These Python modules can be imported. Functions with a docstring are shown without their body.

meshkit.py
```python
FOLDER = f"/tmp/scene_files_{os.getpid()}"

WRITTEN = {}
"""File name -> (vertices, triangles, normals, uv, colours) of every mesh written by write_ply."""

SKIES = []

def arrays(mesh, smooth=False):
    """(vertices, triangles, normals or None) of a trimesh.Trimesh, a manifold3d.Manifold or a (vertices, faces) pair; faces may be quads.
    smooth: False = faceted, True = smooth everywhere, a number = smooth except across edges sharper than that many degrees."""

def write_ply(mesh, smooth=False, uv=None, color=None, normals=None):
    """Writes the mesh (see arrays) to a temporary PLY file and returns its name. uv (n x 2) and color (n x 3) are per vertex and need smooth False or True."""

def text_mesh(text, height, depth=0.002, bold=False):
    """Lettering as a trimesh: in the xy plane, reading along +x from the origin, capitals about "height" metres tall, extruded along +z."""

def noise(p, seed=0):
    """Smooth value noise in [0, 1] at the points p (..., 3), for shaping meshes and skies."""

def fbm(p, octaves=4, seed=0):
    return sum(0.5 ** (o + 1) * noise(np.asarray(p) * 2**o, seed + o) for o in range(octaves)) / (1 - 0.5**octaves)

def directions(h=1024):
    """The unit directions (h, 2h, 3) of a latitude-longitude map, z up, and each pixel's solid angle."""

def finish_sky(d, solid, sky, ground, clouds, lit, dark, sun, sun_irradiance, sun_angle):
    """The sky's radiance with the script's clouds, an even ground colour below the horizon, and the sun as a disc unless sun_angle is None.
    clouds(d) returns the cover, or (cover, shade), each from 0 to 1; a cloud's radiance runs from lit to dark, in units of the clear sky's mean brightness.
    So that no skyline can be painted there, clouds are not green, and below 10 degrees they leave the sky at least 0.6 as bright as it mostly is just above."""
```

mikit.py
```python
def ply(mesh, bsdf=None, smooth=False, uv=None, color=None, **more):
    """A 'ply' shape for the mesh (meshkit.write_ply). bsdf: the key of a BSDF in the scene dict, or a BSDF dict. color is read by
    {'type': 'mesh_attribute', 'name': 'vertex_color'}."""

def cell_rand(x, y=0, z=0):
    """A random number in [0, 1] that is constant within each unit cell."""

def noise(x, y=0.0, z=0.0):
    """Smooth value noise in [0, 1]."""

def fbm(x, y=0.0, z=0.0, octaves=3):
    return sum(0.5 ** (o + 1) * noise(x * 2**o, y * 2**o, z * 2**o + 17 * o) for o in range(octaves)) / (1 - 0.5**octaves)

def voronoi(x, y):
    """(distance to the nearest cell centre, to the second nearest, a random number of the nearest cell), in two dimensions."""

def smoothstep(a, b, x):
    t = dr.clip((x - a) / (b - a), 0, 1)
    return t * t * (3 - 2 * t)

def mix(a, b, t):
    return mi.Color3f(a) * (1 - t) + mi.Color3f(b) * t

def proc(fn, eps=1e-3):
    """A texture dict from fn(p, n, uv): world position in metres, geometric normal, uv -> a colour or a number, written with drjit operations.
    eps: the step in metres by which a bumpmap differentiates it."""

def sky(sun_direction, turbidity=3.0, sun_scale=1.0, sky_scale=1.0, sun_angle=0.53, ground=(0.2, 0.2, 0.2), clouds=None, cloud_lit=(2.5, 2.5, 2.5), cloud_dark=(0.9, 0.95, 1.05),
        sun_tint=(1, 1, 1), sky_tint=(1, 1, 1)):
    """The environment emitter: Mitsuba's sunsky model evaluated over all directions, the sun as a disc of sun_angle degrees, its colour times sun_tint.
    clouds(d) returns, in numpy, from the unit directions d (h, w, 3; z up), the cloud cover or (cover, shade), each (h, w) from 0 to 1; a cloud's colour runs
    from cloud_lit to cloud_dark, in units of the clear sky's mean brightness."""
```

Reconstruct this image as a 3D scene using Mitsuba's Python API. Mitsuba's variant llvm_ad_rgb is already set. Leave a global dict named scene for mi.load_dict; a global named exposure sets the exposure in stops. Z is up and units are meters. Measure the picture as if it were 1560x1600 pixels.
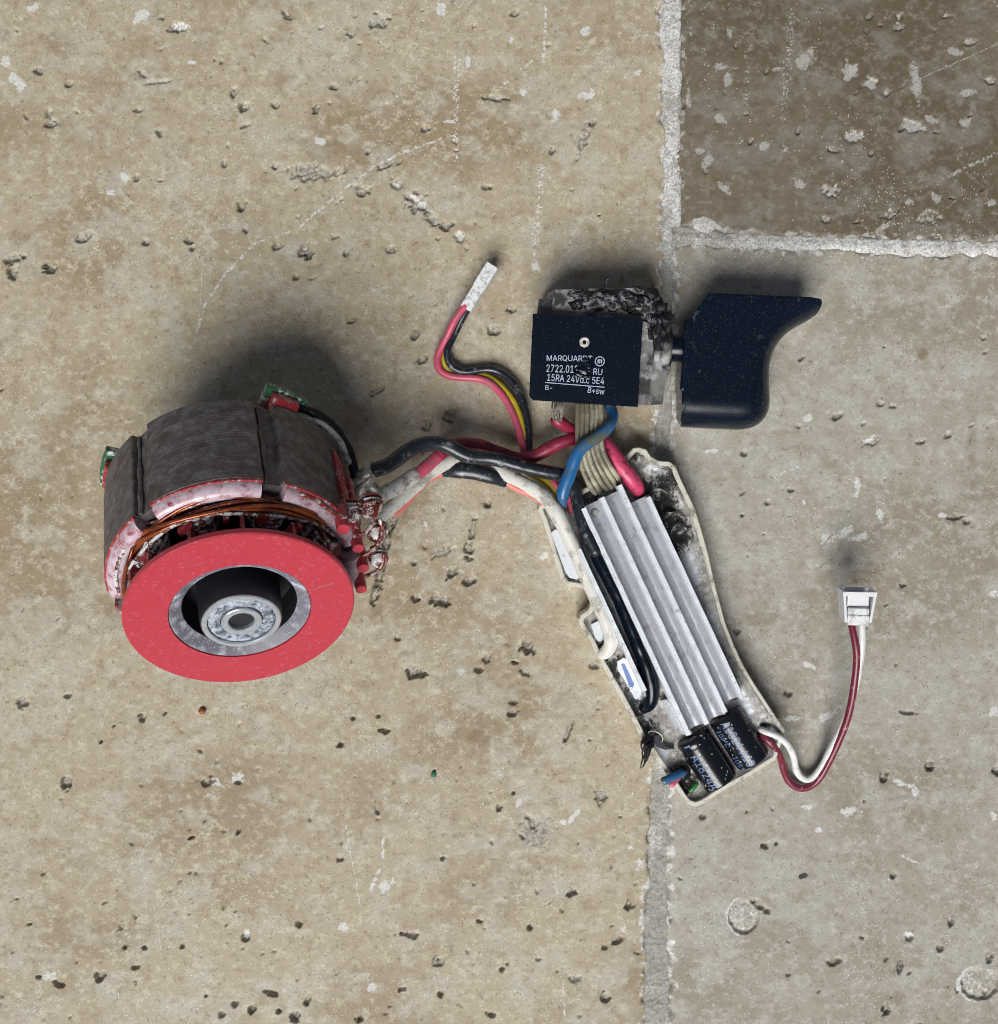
import math
import numpy as np
import trimesh
import mitsuba as mi
import drjit as dr
import mikit
import meshkit
from mikit import noise, fbm, cell_rand, smoothstep, mix
from scipy.interpolate import CubicSpline
from scipy.spatial import Delaunay
from shapely.geometry import Polygon, Point, LineString
from shapely import contains_xy

T = mi.ScalarTransform4f
scene, labels = {}, {}

# ------------------------------------------------------------------ camera, light, exposure
K, D = 0.135, 260.0                      # millimetres of floor per photo pixel; camera height in mm
scene['camera'] = {'type': 'perspective', 'fov': 2 * math.degrees(math.atan(780 * K / D)), 'fov_axis': 'x',
                   'near_clip': 0.01, 'far_clip': 100.0,
                   'to_world': T().look_at(origin=[0, 0, D / 1000], target=[0, 0, 0], up=[0, 1, 0])}
scene['sky'] = mikit.sky((-0.16, -0.72, 0.86), turbidity=3, sun_scale=0.30, sun_angle=35.0, sun_tint=(0.95, 1.14, 1.46), clouds=lambda d: 1.0,
                         cloud_lit=(0.10, 0.112, 0.14), ground=(0.25, 0.23, 0.2))
exposure = 3.48

rng = np.random.default_rng(7)


# ------------------------------------------------------------------ helpers (all lengths in mm)
def W(px, py, z):
    """The point at height z over photo pixel (px, py) of the survey of the floor."""
    s = K * (D - z) / D
    return np.array([(px - 780) * s, (800 - py) * s, z])


class Frame:
    def __init__(self, o, x, y, n):
        self.o, self.R = np.asarray(o, float), np.stack([x, y, n], 1)

    def out(self, v):
        return np.asarray(v, float) @ self.R.T + self.o

    def at(self, px, py, s):
        """Local (x, y) in the plane at local height s."""
        a = np.array([0, 0, D])
        d = np.array([(px - 780) * K, (800 - py) * K, -D])
        n = self.R[:, 2]
        t = (s - n @ (a - self.o)) / (n @ d)
        return ((a + t * d - self.o) @ self.R)[:2]

    def poly(self, pts, s):
        return np.array([self.at(*p, s) for p in pts])


def frame_from(o, n, xdir):
    n = np.asarray(n, float) / np.linalg.norm(n)
    x = np.asarray(xdir, float) - n * (n @ np.asarray(xdir, float))
    x /= np.linalg.norm(x)
    return Frame(o, x, np.cross(n, x), n)


def cat(ms):
    return trimesh.util.concatenate([m for m in ms if m is not None])


def put(key, mesh, mat, smooth=35, frame=None, label=None, category=None, group=None, kind=None, uv=None):
    name, i = key, 0
    while key in scene:
        i += 1
        key = f'{name}_{i:03d}'
    v = np.asarray(mesh.vertices, float)
    if frame is not None:
        v = frame.out(v)
    m = trimesh.Trimesh(v / 1000.0, mesh.faces, process=False)
    if uv is None:
        m.merge_vertices()
    scene[key] = mikit.ply(m, mat, smooth=smooth, uv=uv)
    info = {k: x for k, x in (('label', label), ('category', category), ('group', group), ('kind', kind)) if x}
    if info:
        labels[key] = info
    return key


def name_thing(key, label, category, group=None):
    labels[key] = {'label': label, 'category': category}
    if group:
        labels[key]['group'] = group


def tube(pts, r, sides=14, step=0.45, flat=None, rough=0.0, seed=0, smoothpath=True):
    """A round-ended tube through pts; r is one radius or one per point; flat squashes it along z."""
    pts = np.asarray(pts, float)
    r = np.broadcast_to(np.asarray(r, float), len(pts))
    t = np.r_[0, np.cumsum(np.maximum(np.linalg.norm(np.diff(pts, axis=0), axis=1), 1e-6))]
    n = max(int(t[-1] / step) + 2, 4)
    tt = np.linspace(0, t[-1], n)
    if len(pts) > 2 and smoothpath:
        c = CubicSpline(t, pts)(tt)
    else:
        c = np.stack([np.interp(tt, t, pts[:, k]) for k in range(3)], 1)
    rr = np.interp(tt, t, r)
    tan = np.gradient(c, axis=0)
    tan /= np.linalg.norm(tan, axis=1, keepdims=True)
    a = np.array([0, 0, 1.0]) if abs(tan[0, 2]) < 0.9 else np.array([1.0, 0, 0])
    rings = []
    ang = np.arange(sides) * 2 * np.pi / sides
    if rough:
        rr = rr + rough * 2 * (meshkit.noise(np.c_[tt * 0.5, tt * 0 + seed * 7.3, tt * 0]) - 0.5)
    R0 = rr[0]
    cs = [c[0] - tan[0] * R0 * 0.45] + list(c) + [c[-1] + tan[-1] * rr[-1] * 0.45]
    ts = [tan[0]] + list(tan) + [tan[-1]]
    rs = [R0 * 0.7] + list(rr) + [rr[-1] * 0.7]
    for p, d, q in zip(cs, ts, rs):
        a = a - d * (a @ d)
        a /= np.linalg.norm(a)
        b = np.cross(d, a)
        rad = q if not rough else q * (1 + rough * 0.5 * (meshkit.noise(np.c_[np.cos(ang) * 2 + p[0], np.sin(ang) * 2 + p[1], ang * 0 + seed]) - 0.5))
        rad = np.broadcast_to(rad, sides)
        k = 1.0 if flat is None else flat
        rings.append(p + rad[:, None] * (np.cos(ang)[:, None] * a * k + np.sin(ang)[:, None] * b))
    v = np.vstack(rings + [cs[0][None], cs[-1][None]])
    m, f = len(rings), []
    i = np.arange(sides)
    j = (i + 1) % sides
    for q in range(m - 1):
        f += [np.c_[q * sides + i, q * sides + j, (q + 1) * sides + j], np.c_[q * sides + i, (q + 1) * sides + j, (q + 1) * sides + i]]
    f += [np.c_[j, i, i * 0 + m * sides], np.c_[(m - 1) * sides + i, (m - 1) * sides + j, i * 0 + m * sides + 1]]
    return trimesh.Trimesh(v, np.vstack(f), process=False)


def wire_px(pts, r, **k):
    """A tube through (photo x, photo y, height in mm) points."""
    return tube([W(*p) for p in pts], r, **k)


def revolve(profile, sections=128, a0=None, a1=None):
    """A lathe round local z of a closed (r, z) outline, anticlockwise."""
    pr = np.asarray(profile, float)
    full = a0 is None
    th = np.linspace(0, 2 * np.pi, sections, endpoint=False) if full else np.linspace(np.radians(a0), np.radians(a1), sections)
    m = len(pr)
    v = np.stack([np.outer(np.cos(th), pr[:, 0]), np.outer(np.sin(th), pr[:, 0]), np.broadcast_to(pr[:, 1], (len(th), m))], -1).reshape(-1, 3)
    f, i = [], np.arange(m)
    j = (i + 1) % m
    for q in range(len(th) if full else len(th) - 1):
        A, B = q * m, ((q + 1) % len(th)) * m
        f += [np.c_[A + i, B + i, B + j], np.c_[A + i, B + j, A + j]]
    f = np.vstack(f)
    if not full:
        tri = trimesh.creation.triangulate_polygon(Polygon(pr), engine='earcut')
        order = [int(np.argmin(((pr - q) ** 2).sum(1))) for q in tri[0]]
        caps = np.array(order)[np.asarray(tri[1])]
        f = np.vstack([f, caps, caps[:, ::-1] + (len(th) - 1) * m])
    out = trimesh.Trimesh(v, f, process=False)
    out.fix_normals()
    return out


def prism(outline, z0, z1, bevel=0.0):
    """An extruded outline (local x, y) from z0 to z1 with a small chamfer round its top."""
    p = Polygon(outline).buffer(0)
    if bevel <= 0:
        m = trimesh.creation.extrude_polygon(p, z1 - z0, engine='earcut')
        m.apply_translation([0, 0, z0])
        return m
    a = trimesh.creation.extrude_polygon(p, z1 - z0 - bevel, engine='earcut')
    a.apply_translation([0, 0, z0])
    ms = [a]
    for k in range(3):
        w0, w1 = k / 3, (k + 1) / 3
        q = p.buffer(-bevel * (1 - math.cos(w1 * math.pi / 2)) - 0.004, join_style=2)
        h = bevel * math.sin(w1 * math.pi / 2)
        if q.is_empty:
            continue
        for g in getattr(q, 'geoms', [q]):
            b = trimesh.creation.extrude_polygon(g, h + 0.02, engine='earcut')
            b.apply_translation([0, 0, z1 - bevel - 0.02])
            ms.append(b)
    return cat(ms)


def hull_box(x0, x1, y0, y1, z0, z1, r=0.2):
    """A box with rounded edges."""
    s = trimesh.creation.icosphere(subdivisions=1, radius=r).vertices
    c = np.array([[x, y, z] for x in (x0 + r, x1 - r) for y in (y0 + r, y1 - r) for z in (z0 + r, z1 - r)])
    return trimesh.convex.convex_hull((c[:, None] + s[None]).reshape(-1, 3))


def top_surface(poly, zfun, spacing, z_low=None):
    """A surface over the polygon with height zfun(x, y, distance to the edge), closed by walls down to z_low."""
    b = np.array(poly.exterior.segmentize(spacing).coords)[:-1]
    x0, y0, x1, y1 = poly.bounds
    g = np.stack(np.meshgrid(np.arange(x0, x1, spacing), np.arange(y0, y1, spacing)), -1).reshape(-1, 2)
    g = g + (np.random.default_rng(1).random(g.shape) - 0.5) * spacing * 0.3
    inner = poly.buffer(-spacing * 0.5)
    g = g[contains_xy(inner, g[:, 0], g[:, 1])]
    # extra rows near the edge
    rows = [b]
    for q in (0.12, 0.35, 0.8):
        e = poly.buffer(-spacing * q)
        if e.geom_type == 'Polygon' and q < 0.5:
            rows.append(np.array(e.exterior.segmentize(spacing).coords)[:-1])
    p = np.vstack(rows + [g])
    tri = Delaunay(p).simplices
    cen = p[tri].mean(1)
    tri = tri[contains_xy(poly, cen[:, 0], cen[:, 1])]
    a, bb, c = p[tri[:, 0]], p[tri[:, 1]], p[tri[:, 2]]
    area = (bb[:, 0] - a[:, 0]) * (c[:, 1] - a[:, 1]) - (bb[:, 1] - a[:, 1]) * (c[:, 0] - a[:, 0])
    tri = np.where((area < 0)[:, None], tri[:, ::-1], tri)
    tri = tri[np.abs(area) > 1e-9]
    z = zfun(p)
    v = np.c_[p, z]
    f = [tri]
    if z_low is not None:
        nb = len(b)
        i = np.arange(nb)
        j = (i + 1) % nb
        lo = np.c_[b.mean(0) + (b - b.mean(0)) * 0.93, np.full(nb, z_low)]
        o = len(v)
        v = np.vstack([v, lo])
        ccw = poly.exterior.is_ccw
        q1, q2 = np.c_[o + i, o + j, j], np.c_[o + i, j, i]
        f += [q1, q2] if ccw else [q1[:, ::-1], q2[:, ::-1]]
    return trimesh.Trimesh(v, np.vstack(f), process=False)


def edge_distance(line, p):
    from shapely import distance, points
    return distance(line, points(p))


def lump(c, rx, ry, rz, seed, amp=0.25, freq=1.2, sub=3):
    """A lumpy blob."""
    m = trimesh.creation.icosphere(subdivisions=sub)
    v = m.vertices * (1 + amp * 2 * (meshkit.fbm(m.vertices * freq + seed * 3.7, 3) - 0.5))[:, None]
    return trimesh.Trimesh(v * [rx, ry, rz] + np.asarray(c), m.faces, process=False)


def lettering(text, height, width, bold=False, depth=0.02):
    """Printed words: a thin mesh, capitals `height` tall, scaled to `width`."""
    m = meshkit.text_mesh(text, height, depth, bold)
    x0, x1 = m.bounds[0, 0], m.bounds[1, 0]
    v = np.array(m.vertices)
    v[:, 0] = (v[:, 0] - x0) * width / (x1 - x0)
    return trimesh.Trimesh(v, m.faces, process=False)


# ------------------------------------------------------------------ materials
def pr(name, base, rough=0.5, metal=0.0, spec=0.5, bump=None, **more):
    b = mikit.proc(base) if callable(base) else {'type': 'rgb', 'value': list(base)}
    r = mikit.proc(rough) if callable(rough) else rough
    d = {'type': 'principled', 'base_color': b, 'roughness': r, 'metallic': metal, 'specular': spec, **more}
    scene[name] = {'type': 'twosided', 'b': d}


def dusty(base, dust, amount=0.4, freq=0.8, specks=0.004, soft=0.1, cell=6.0, second=None, second_amount=0.5):
    def fn(p, n, uv):
        q = p * 1000.0
        a = fbm(q.x * freq, q.y * freq, q.z * freq, 4)
        g = noise(q.x * 7, q.y * 7, q.z * 7)
        m = smoothstep(1 - amount - soft, 1 - amount + soft, a + 0.25 * (g - 0.5))
        s = dr.select(cell_rand(q.x * cell, q.y * cell, q.z * cell) > 1 - specks, 0.8, 0.0)
        c = mix(base, dust, dr.clip(dr.maximum(m * 0.85, s), 0, 1))
        if second is not None:
            b = fbm(q.x * freq * 0.6 + 31, q.y * freq * 0.6, q.z * freq * 0.6, 3)
            c = mix(c, second, smoothstep(1 - second_amount - soft, 1 - second_amount + soft, b + 0.2 * (g - 0.5)))
        return c
    return fn


pr('red_plastic', dusty((0.37, 0.028, 0.046), (0.46, 0.10, 0.135), 0.25, 1.6, 0.003, 0.2, 9.0), 0.36)
pr('red_powdered', dusty((0.20, 0.018, 0.025), (0.54, 0.45, 0.52), 0.66, 0.8, 0.01, 0.26, 9.0), 0.28)
pr('red_dirty', dusty((0.26, 0.016, 0.022), (0.40, 0.34, 0.34), 0.34, 1.1, 0.01), 0.40)
pr('dark_plastic', dusty((0.0010, 0.0034, 0.0090), (0.05, 0.06, 0.075), 0.14, 1.2, 0.010, 0.06, 8.0), 0.22, spec=0.3)
pr('trigger_plastic', dusty((0.0012, 0.0042, 0.0115), (0.045, 0.055, 0.07), 0.20, 1.0, 0.022, 0.10, 7.0), 0.24, spec=0.4)
pr('black_plastic', (0.012, 0.013, 0.017), 0.4)
pr('greasy_plastic', dusty((0.13, 0.125, 0.12), (0.30, 0.305, 0.315), 0.44, 0.55, 0.01, 0.08, second=(0.010, 0.010, 0.012), second_amount=0.46), 0.45)
pr('soot', dusty((0.006, 0.006, 0.008), (0.07, 0.075, 0.09), 0.26, 1.5, 0.008, 0.08), 0.55, spec=0.3)
pr('grime', dusty((0.007, 0.007, 0.009), (0.20, 0.205, 0.225), 0.38, 0.9, 0.01, 0.08), 0.5, spec=0.3)
pr('black_rubber', dusty((0.009, 0.012, 0.018), (0.20, 0.21, 0.23), 0.27, 0.8, 0.006, 0.12, 8.0), 0.32)
pr('white_rubber', dusty((0.56, 0.55, 0.51), (0.20, 0.175, 0.14), 0.37, 0.55, 0.008, 0.12), 0.42)
pr('red_rubber', dusty((0.21, 0.014, 0.040), (0.06, 0.015, 0.02), 0.34, 0.9, 0.012, 0.12), 0.40)
pr('pink_rubber', dusty((0.48, 0.045, 0.115), (0.04, 0.015, 0.02), 0.36, 1.2, 0.012, 0.07), 0.40)
pr('pink_lead', dusty((0.46, 0.065, 0.12), (0.30, 0.10, 0.13), 0.38, 0.8, 0.004), 0.4)
pr('salmon_lead', (0.56, 0.15, 0.135), 0.4)
pr('yellow_lead', (0.38, 0.29, 0.02), 0.42)
pr('maroon_lead', dusty((0.13, 0.012, 0.028), (0.32, 0.12, 0.15), 0.28, 0.9, 0.004), 0.35)
pr('white_lead', dusty((0.60, 0.60, 0.59), (0.40, 0.40, 0.38), 0.28, 0.6, 0.0), 0.35)
pr('blue_rubber', dusty((0.010, 0.095, 0.25), (0.085, 0.085, 0.04), 0.43, 0.36, 0.003, 0.12), 0.34)
pr('ribbon_jacket', dusty((0.36, 0.34, 0.25), (0.10, 0.085, 0.06), 0.52, 0.26, 0.004, 0.14), 0.5)
pr('powdered_sleeve', dusty((0.50, 0.48, 0.46), (0.16, 0.14, 0.13), 0.42, 0.9, 0.02, 0.1), 0.55)
pr('laminated_steel', dusty((0.075, 0.070, 0.073), (0.17, 0.163, 0.166), 0.42, 1.0, 0.010, 0.28, 9.0, second=(0.060, 0.040, 0.043), second_amount=0.40), 0.5, 0.25)
pr('bearing_steel', dusty((0.50, 0.53, 0.58), (0.40, 0.42, 0.46), 0.40, 1.5, 0.01, 0.2), 0.3, 0.6)
pr('powdered_shield', dusty((0.05, 0.065, 0.09), (0.46, 0.50, 0.58), 0.50, 1.3, 0.02, 0.22, 9.0), 0.45)
pr('powdered_rim', dusty((0.13, 0.125, 0.155), (0.50, 0.52, 0.60), 0.38, 0.55, 0.02, 0.2, 9.0), 0.5)
pr('shaft_steel', (0.09, 0.095, 0.11), 0.35, 0.8)
pr('enamelled_copper', dusty((0.30, 0.075, 0.022), (0.09, 0.022, 0.014), 0.50, 0.6, 0.0, 0.2), 0.28, 0.5)
pr('dark_copper', dusty((0.13, 0.018, 0.012), (0.50, 0.48, 0.48), 0.40, 1.0, 0.01, 0.1), 0.30, 0.2)
pr('powdered_coil', dusty((0.085, 0.022, 0.016), (0.60, 0.60, 0.61), 0.50, 1.1, 0.02, 0.06), 0.42)
pr('circuit_board', dusty((0.012, 0.085, 0.040), (0.50, 0.52, 0.50), 0.44, 0.9, 0.02, 0.06), 0.4)
pr('tinned_metal', dusty((0.46, 0.44, 0.40), (0.14, 0.12, 0.10), 0.42, 1.0, 0.01), 0.42, 0.6)
pr('aluminium', dusty((0.70, 0.73, 0.78), (0.26, 0.25, 0.25), 0.22, 0.9, 0.006, 0.12), 0.36, 0.3)
pr('dull_aluminium', dusty((0.36, 0.365, 0.40), (0.17, 0.16, 0.15), 0.30, 0.6, 0.010, 0.16), 0.36, 0.3)
pr('cream_plastic', dusty((0.52, 0.50, 0.43), (0.16, 0.135, 0.10), 0.37, 0.5, 0.02, 0.12), 0.45)
pr('capacitor_sleeve', dusty((0.0045, 0.0055, 0.009), (0.55, 0.53, 0.46), 0.0, 1.0, 0.012, 0.05, 4.0), 0.22)
pr('print_blue', dusty((0.12, 0.17, 0.34), (0.03, 0.04, 0.07), 0.25, 1.2, 0.0, 0.1), 0.5)
pr('print_white', dusty((0.38, 0.43, 0.56), (0.10, 0.12, 0.16), 0.25, 1.2, 0.0, 0.1), 0.5)
pr('sticker_blue', (0.12, 0.17, 0.36), 0.5)
pr('connector_white', dusty((0.56, 0.57, 0.58), (0.30, 0.30, 0.29), 0.44, 1.4, 0.02, 0.06), 0.45)
scene['connector_clear'] = {'type': 'twosided', 'b': {'type': 'principled', 'base_color': {'type': 'rgb', 'value': [0.58, 0.58, 0.60]}, 'roughness': 0.25, 'specular': 0.5}}
pr('green_lead', (0.02, 0.13, 0.035), 0.4)
pr('green_paint', (0.008, 0.11, 0.055), 0.4)
pr('amber_resin', (0.20, 0.055, 0.012), 0.2)

# soot, grease and powder on the cast resin of the module: patches of matter at places seen in the photograph
SOOT = [(1050, 745, 30, 24), (1040, 800, 22, 36), (1062, 838, 18, 26), (985, 712, 16, 8), (938, 1028, 18, 32), (958, 1066, 15, 46), (984, 1104, 16, 30), (1003, 1140, 20, 22), (895, 870, 9, 34), (905, 1000, 14, 20), (1060, 1225, 28, 22), (1195, 1140, 10, 16), (1150, 1090, 10, 6), (910, 770, 30, 16), (1010, 765, 16, 14)]
POWDER = [(1028, 1185, 18, 26), (875, 800, 14, 22), (1075, 900, 14, 46), (1085, 960, 12, 40), (995, 1098, 26, 14), (1030, 735, 18, 8), (1110, 1000, 14, 40), (1160, 1120, 16, 30)]


def resin(p, n, uv):
    q = p * 1000.0
    g = fbm(q.x * 1.3, q.y * 1.3, q.z * 1.3, 4) - 0.5
    h = noise(q.x * 6, q.y * 6, q.z * 6) - 0.5
    soot, powder = mi.Float(0), mi.Float(0)
    for lst, which in ((SOOT, 0), (POWDER, 1)):
        for (x, y, rx, ry) in lst:
            c = W(x, y, 6)
            d = dr.sqrt(dr.square((q.x - float(c[0])) / (rx * K)) + dr.square((q.y - float(c[1])) / (ry * K)))
            m = smoothstep(1.25, 0.75, d + g * 1.6 + h * 0.7)
            if which:
                powder = dr.maximum(powder, m)
            else:
                soot = dr.maximum(soot, m)
    c = mix((0.20, 0.19, 0.18), (0.34, 0.33, 0.31), smoothstep(0.35, 0.65, g + 0.5 + h * 0.3))
    c = mix(c, (0.56, 0.58, 0.62), powder * 0.85)
    c = mix(c, (0.010, 0.009, 0.009), soot * 0.93)
    s = dr.select(cell_rand(q.x * 6, q.y * 6, q.z * 6) > 0.992, 0.7, 0.0)
    return mix(c, (0.6, 0.57, 0.5), s)


pr('cast_resin', resin, 0.34)

# ------------------------------------------------------------------ floor
JL = np.array([(-3000, 1032), (0, 1035), (250, 1038), (450, 1036), (700, 1024), (1000, 1021), (1290, 1018), (1400, 1012), (1600, 1007), (4600, 1005)], float)
JRU = np.array([(-3000, 1066), (0, 1064), (200, 1063), (390, 1064), (700, 1064)], float)
JRL = np.array([(300, 1056), (450, 1052), (700, 1049), (1000, 1047), (1280, 1046), (1400, 1044), (1600, 1046), (4600, 1046)], float)
HU = np.array([(900, 350), (1065, 352), (1090, 353), (1130, 364), (1300, 370), (1560, 378), (4600, 385)], float)
HL = np.array([(900, 383), (1065, 384), (1300, 389), (1420, 399), (1480, 397), (1560, 399), (4600, 405)], float)


def xfun(tab):
    return lambda y: (np.interp(800 - y / K, tab[:, 0], tab[:, 1]) - 780) * K


def yfun(tab):
    return lambda x: (800 - np.interp(x / K + 780, tab[:, 0], tab[:, 1])) * K


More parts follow.
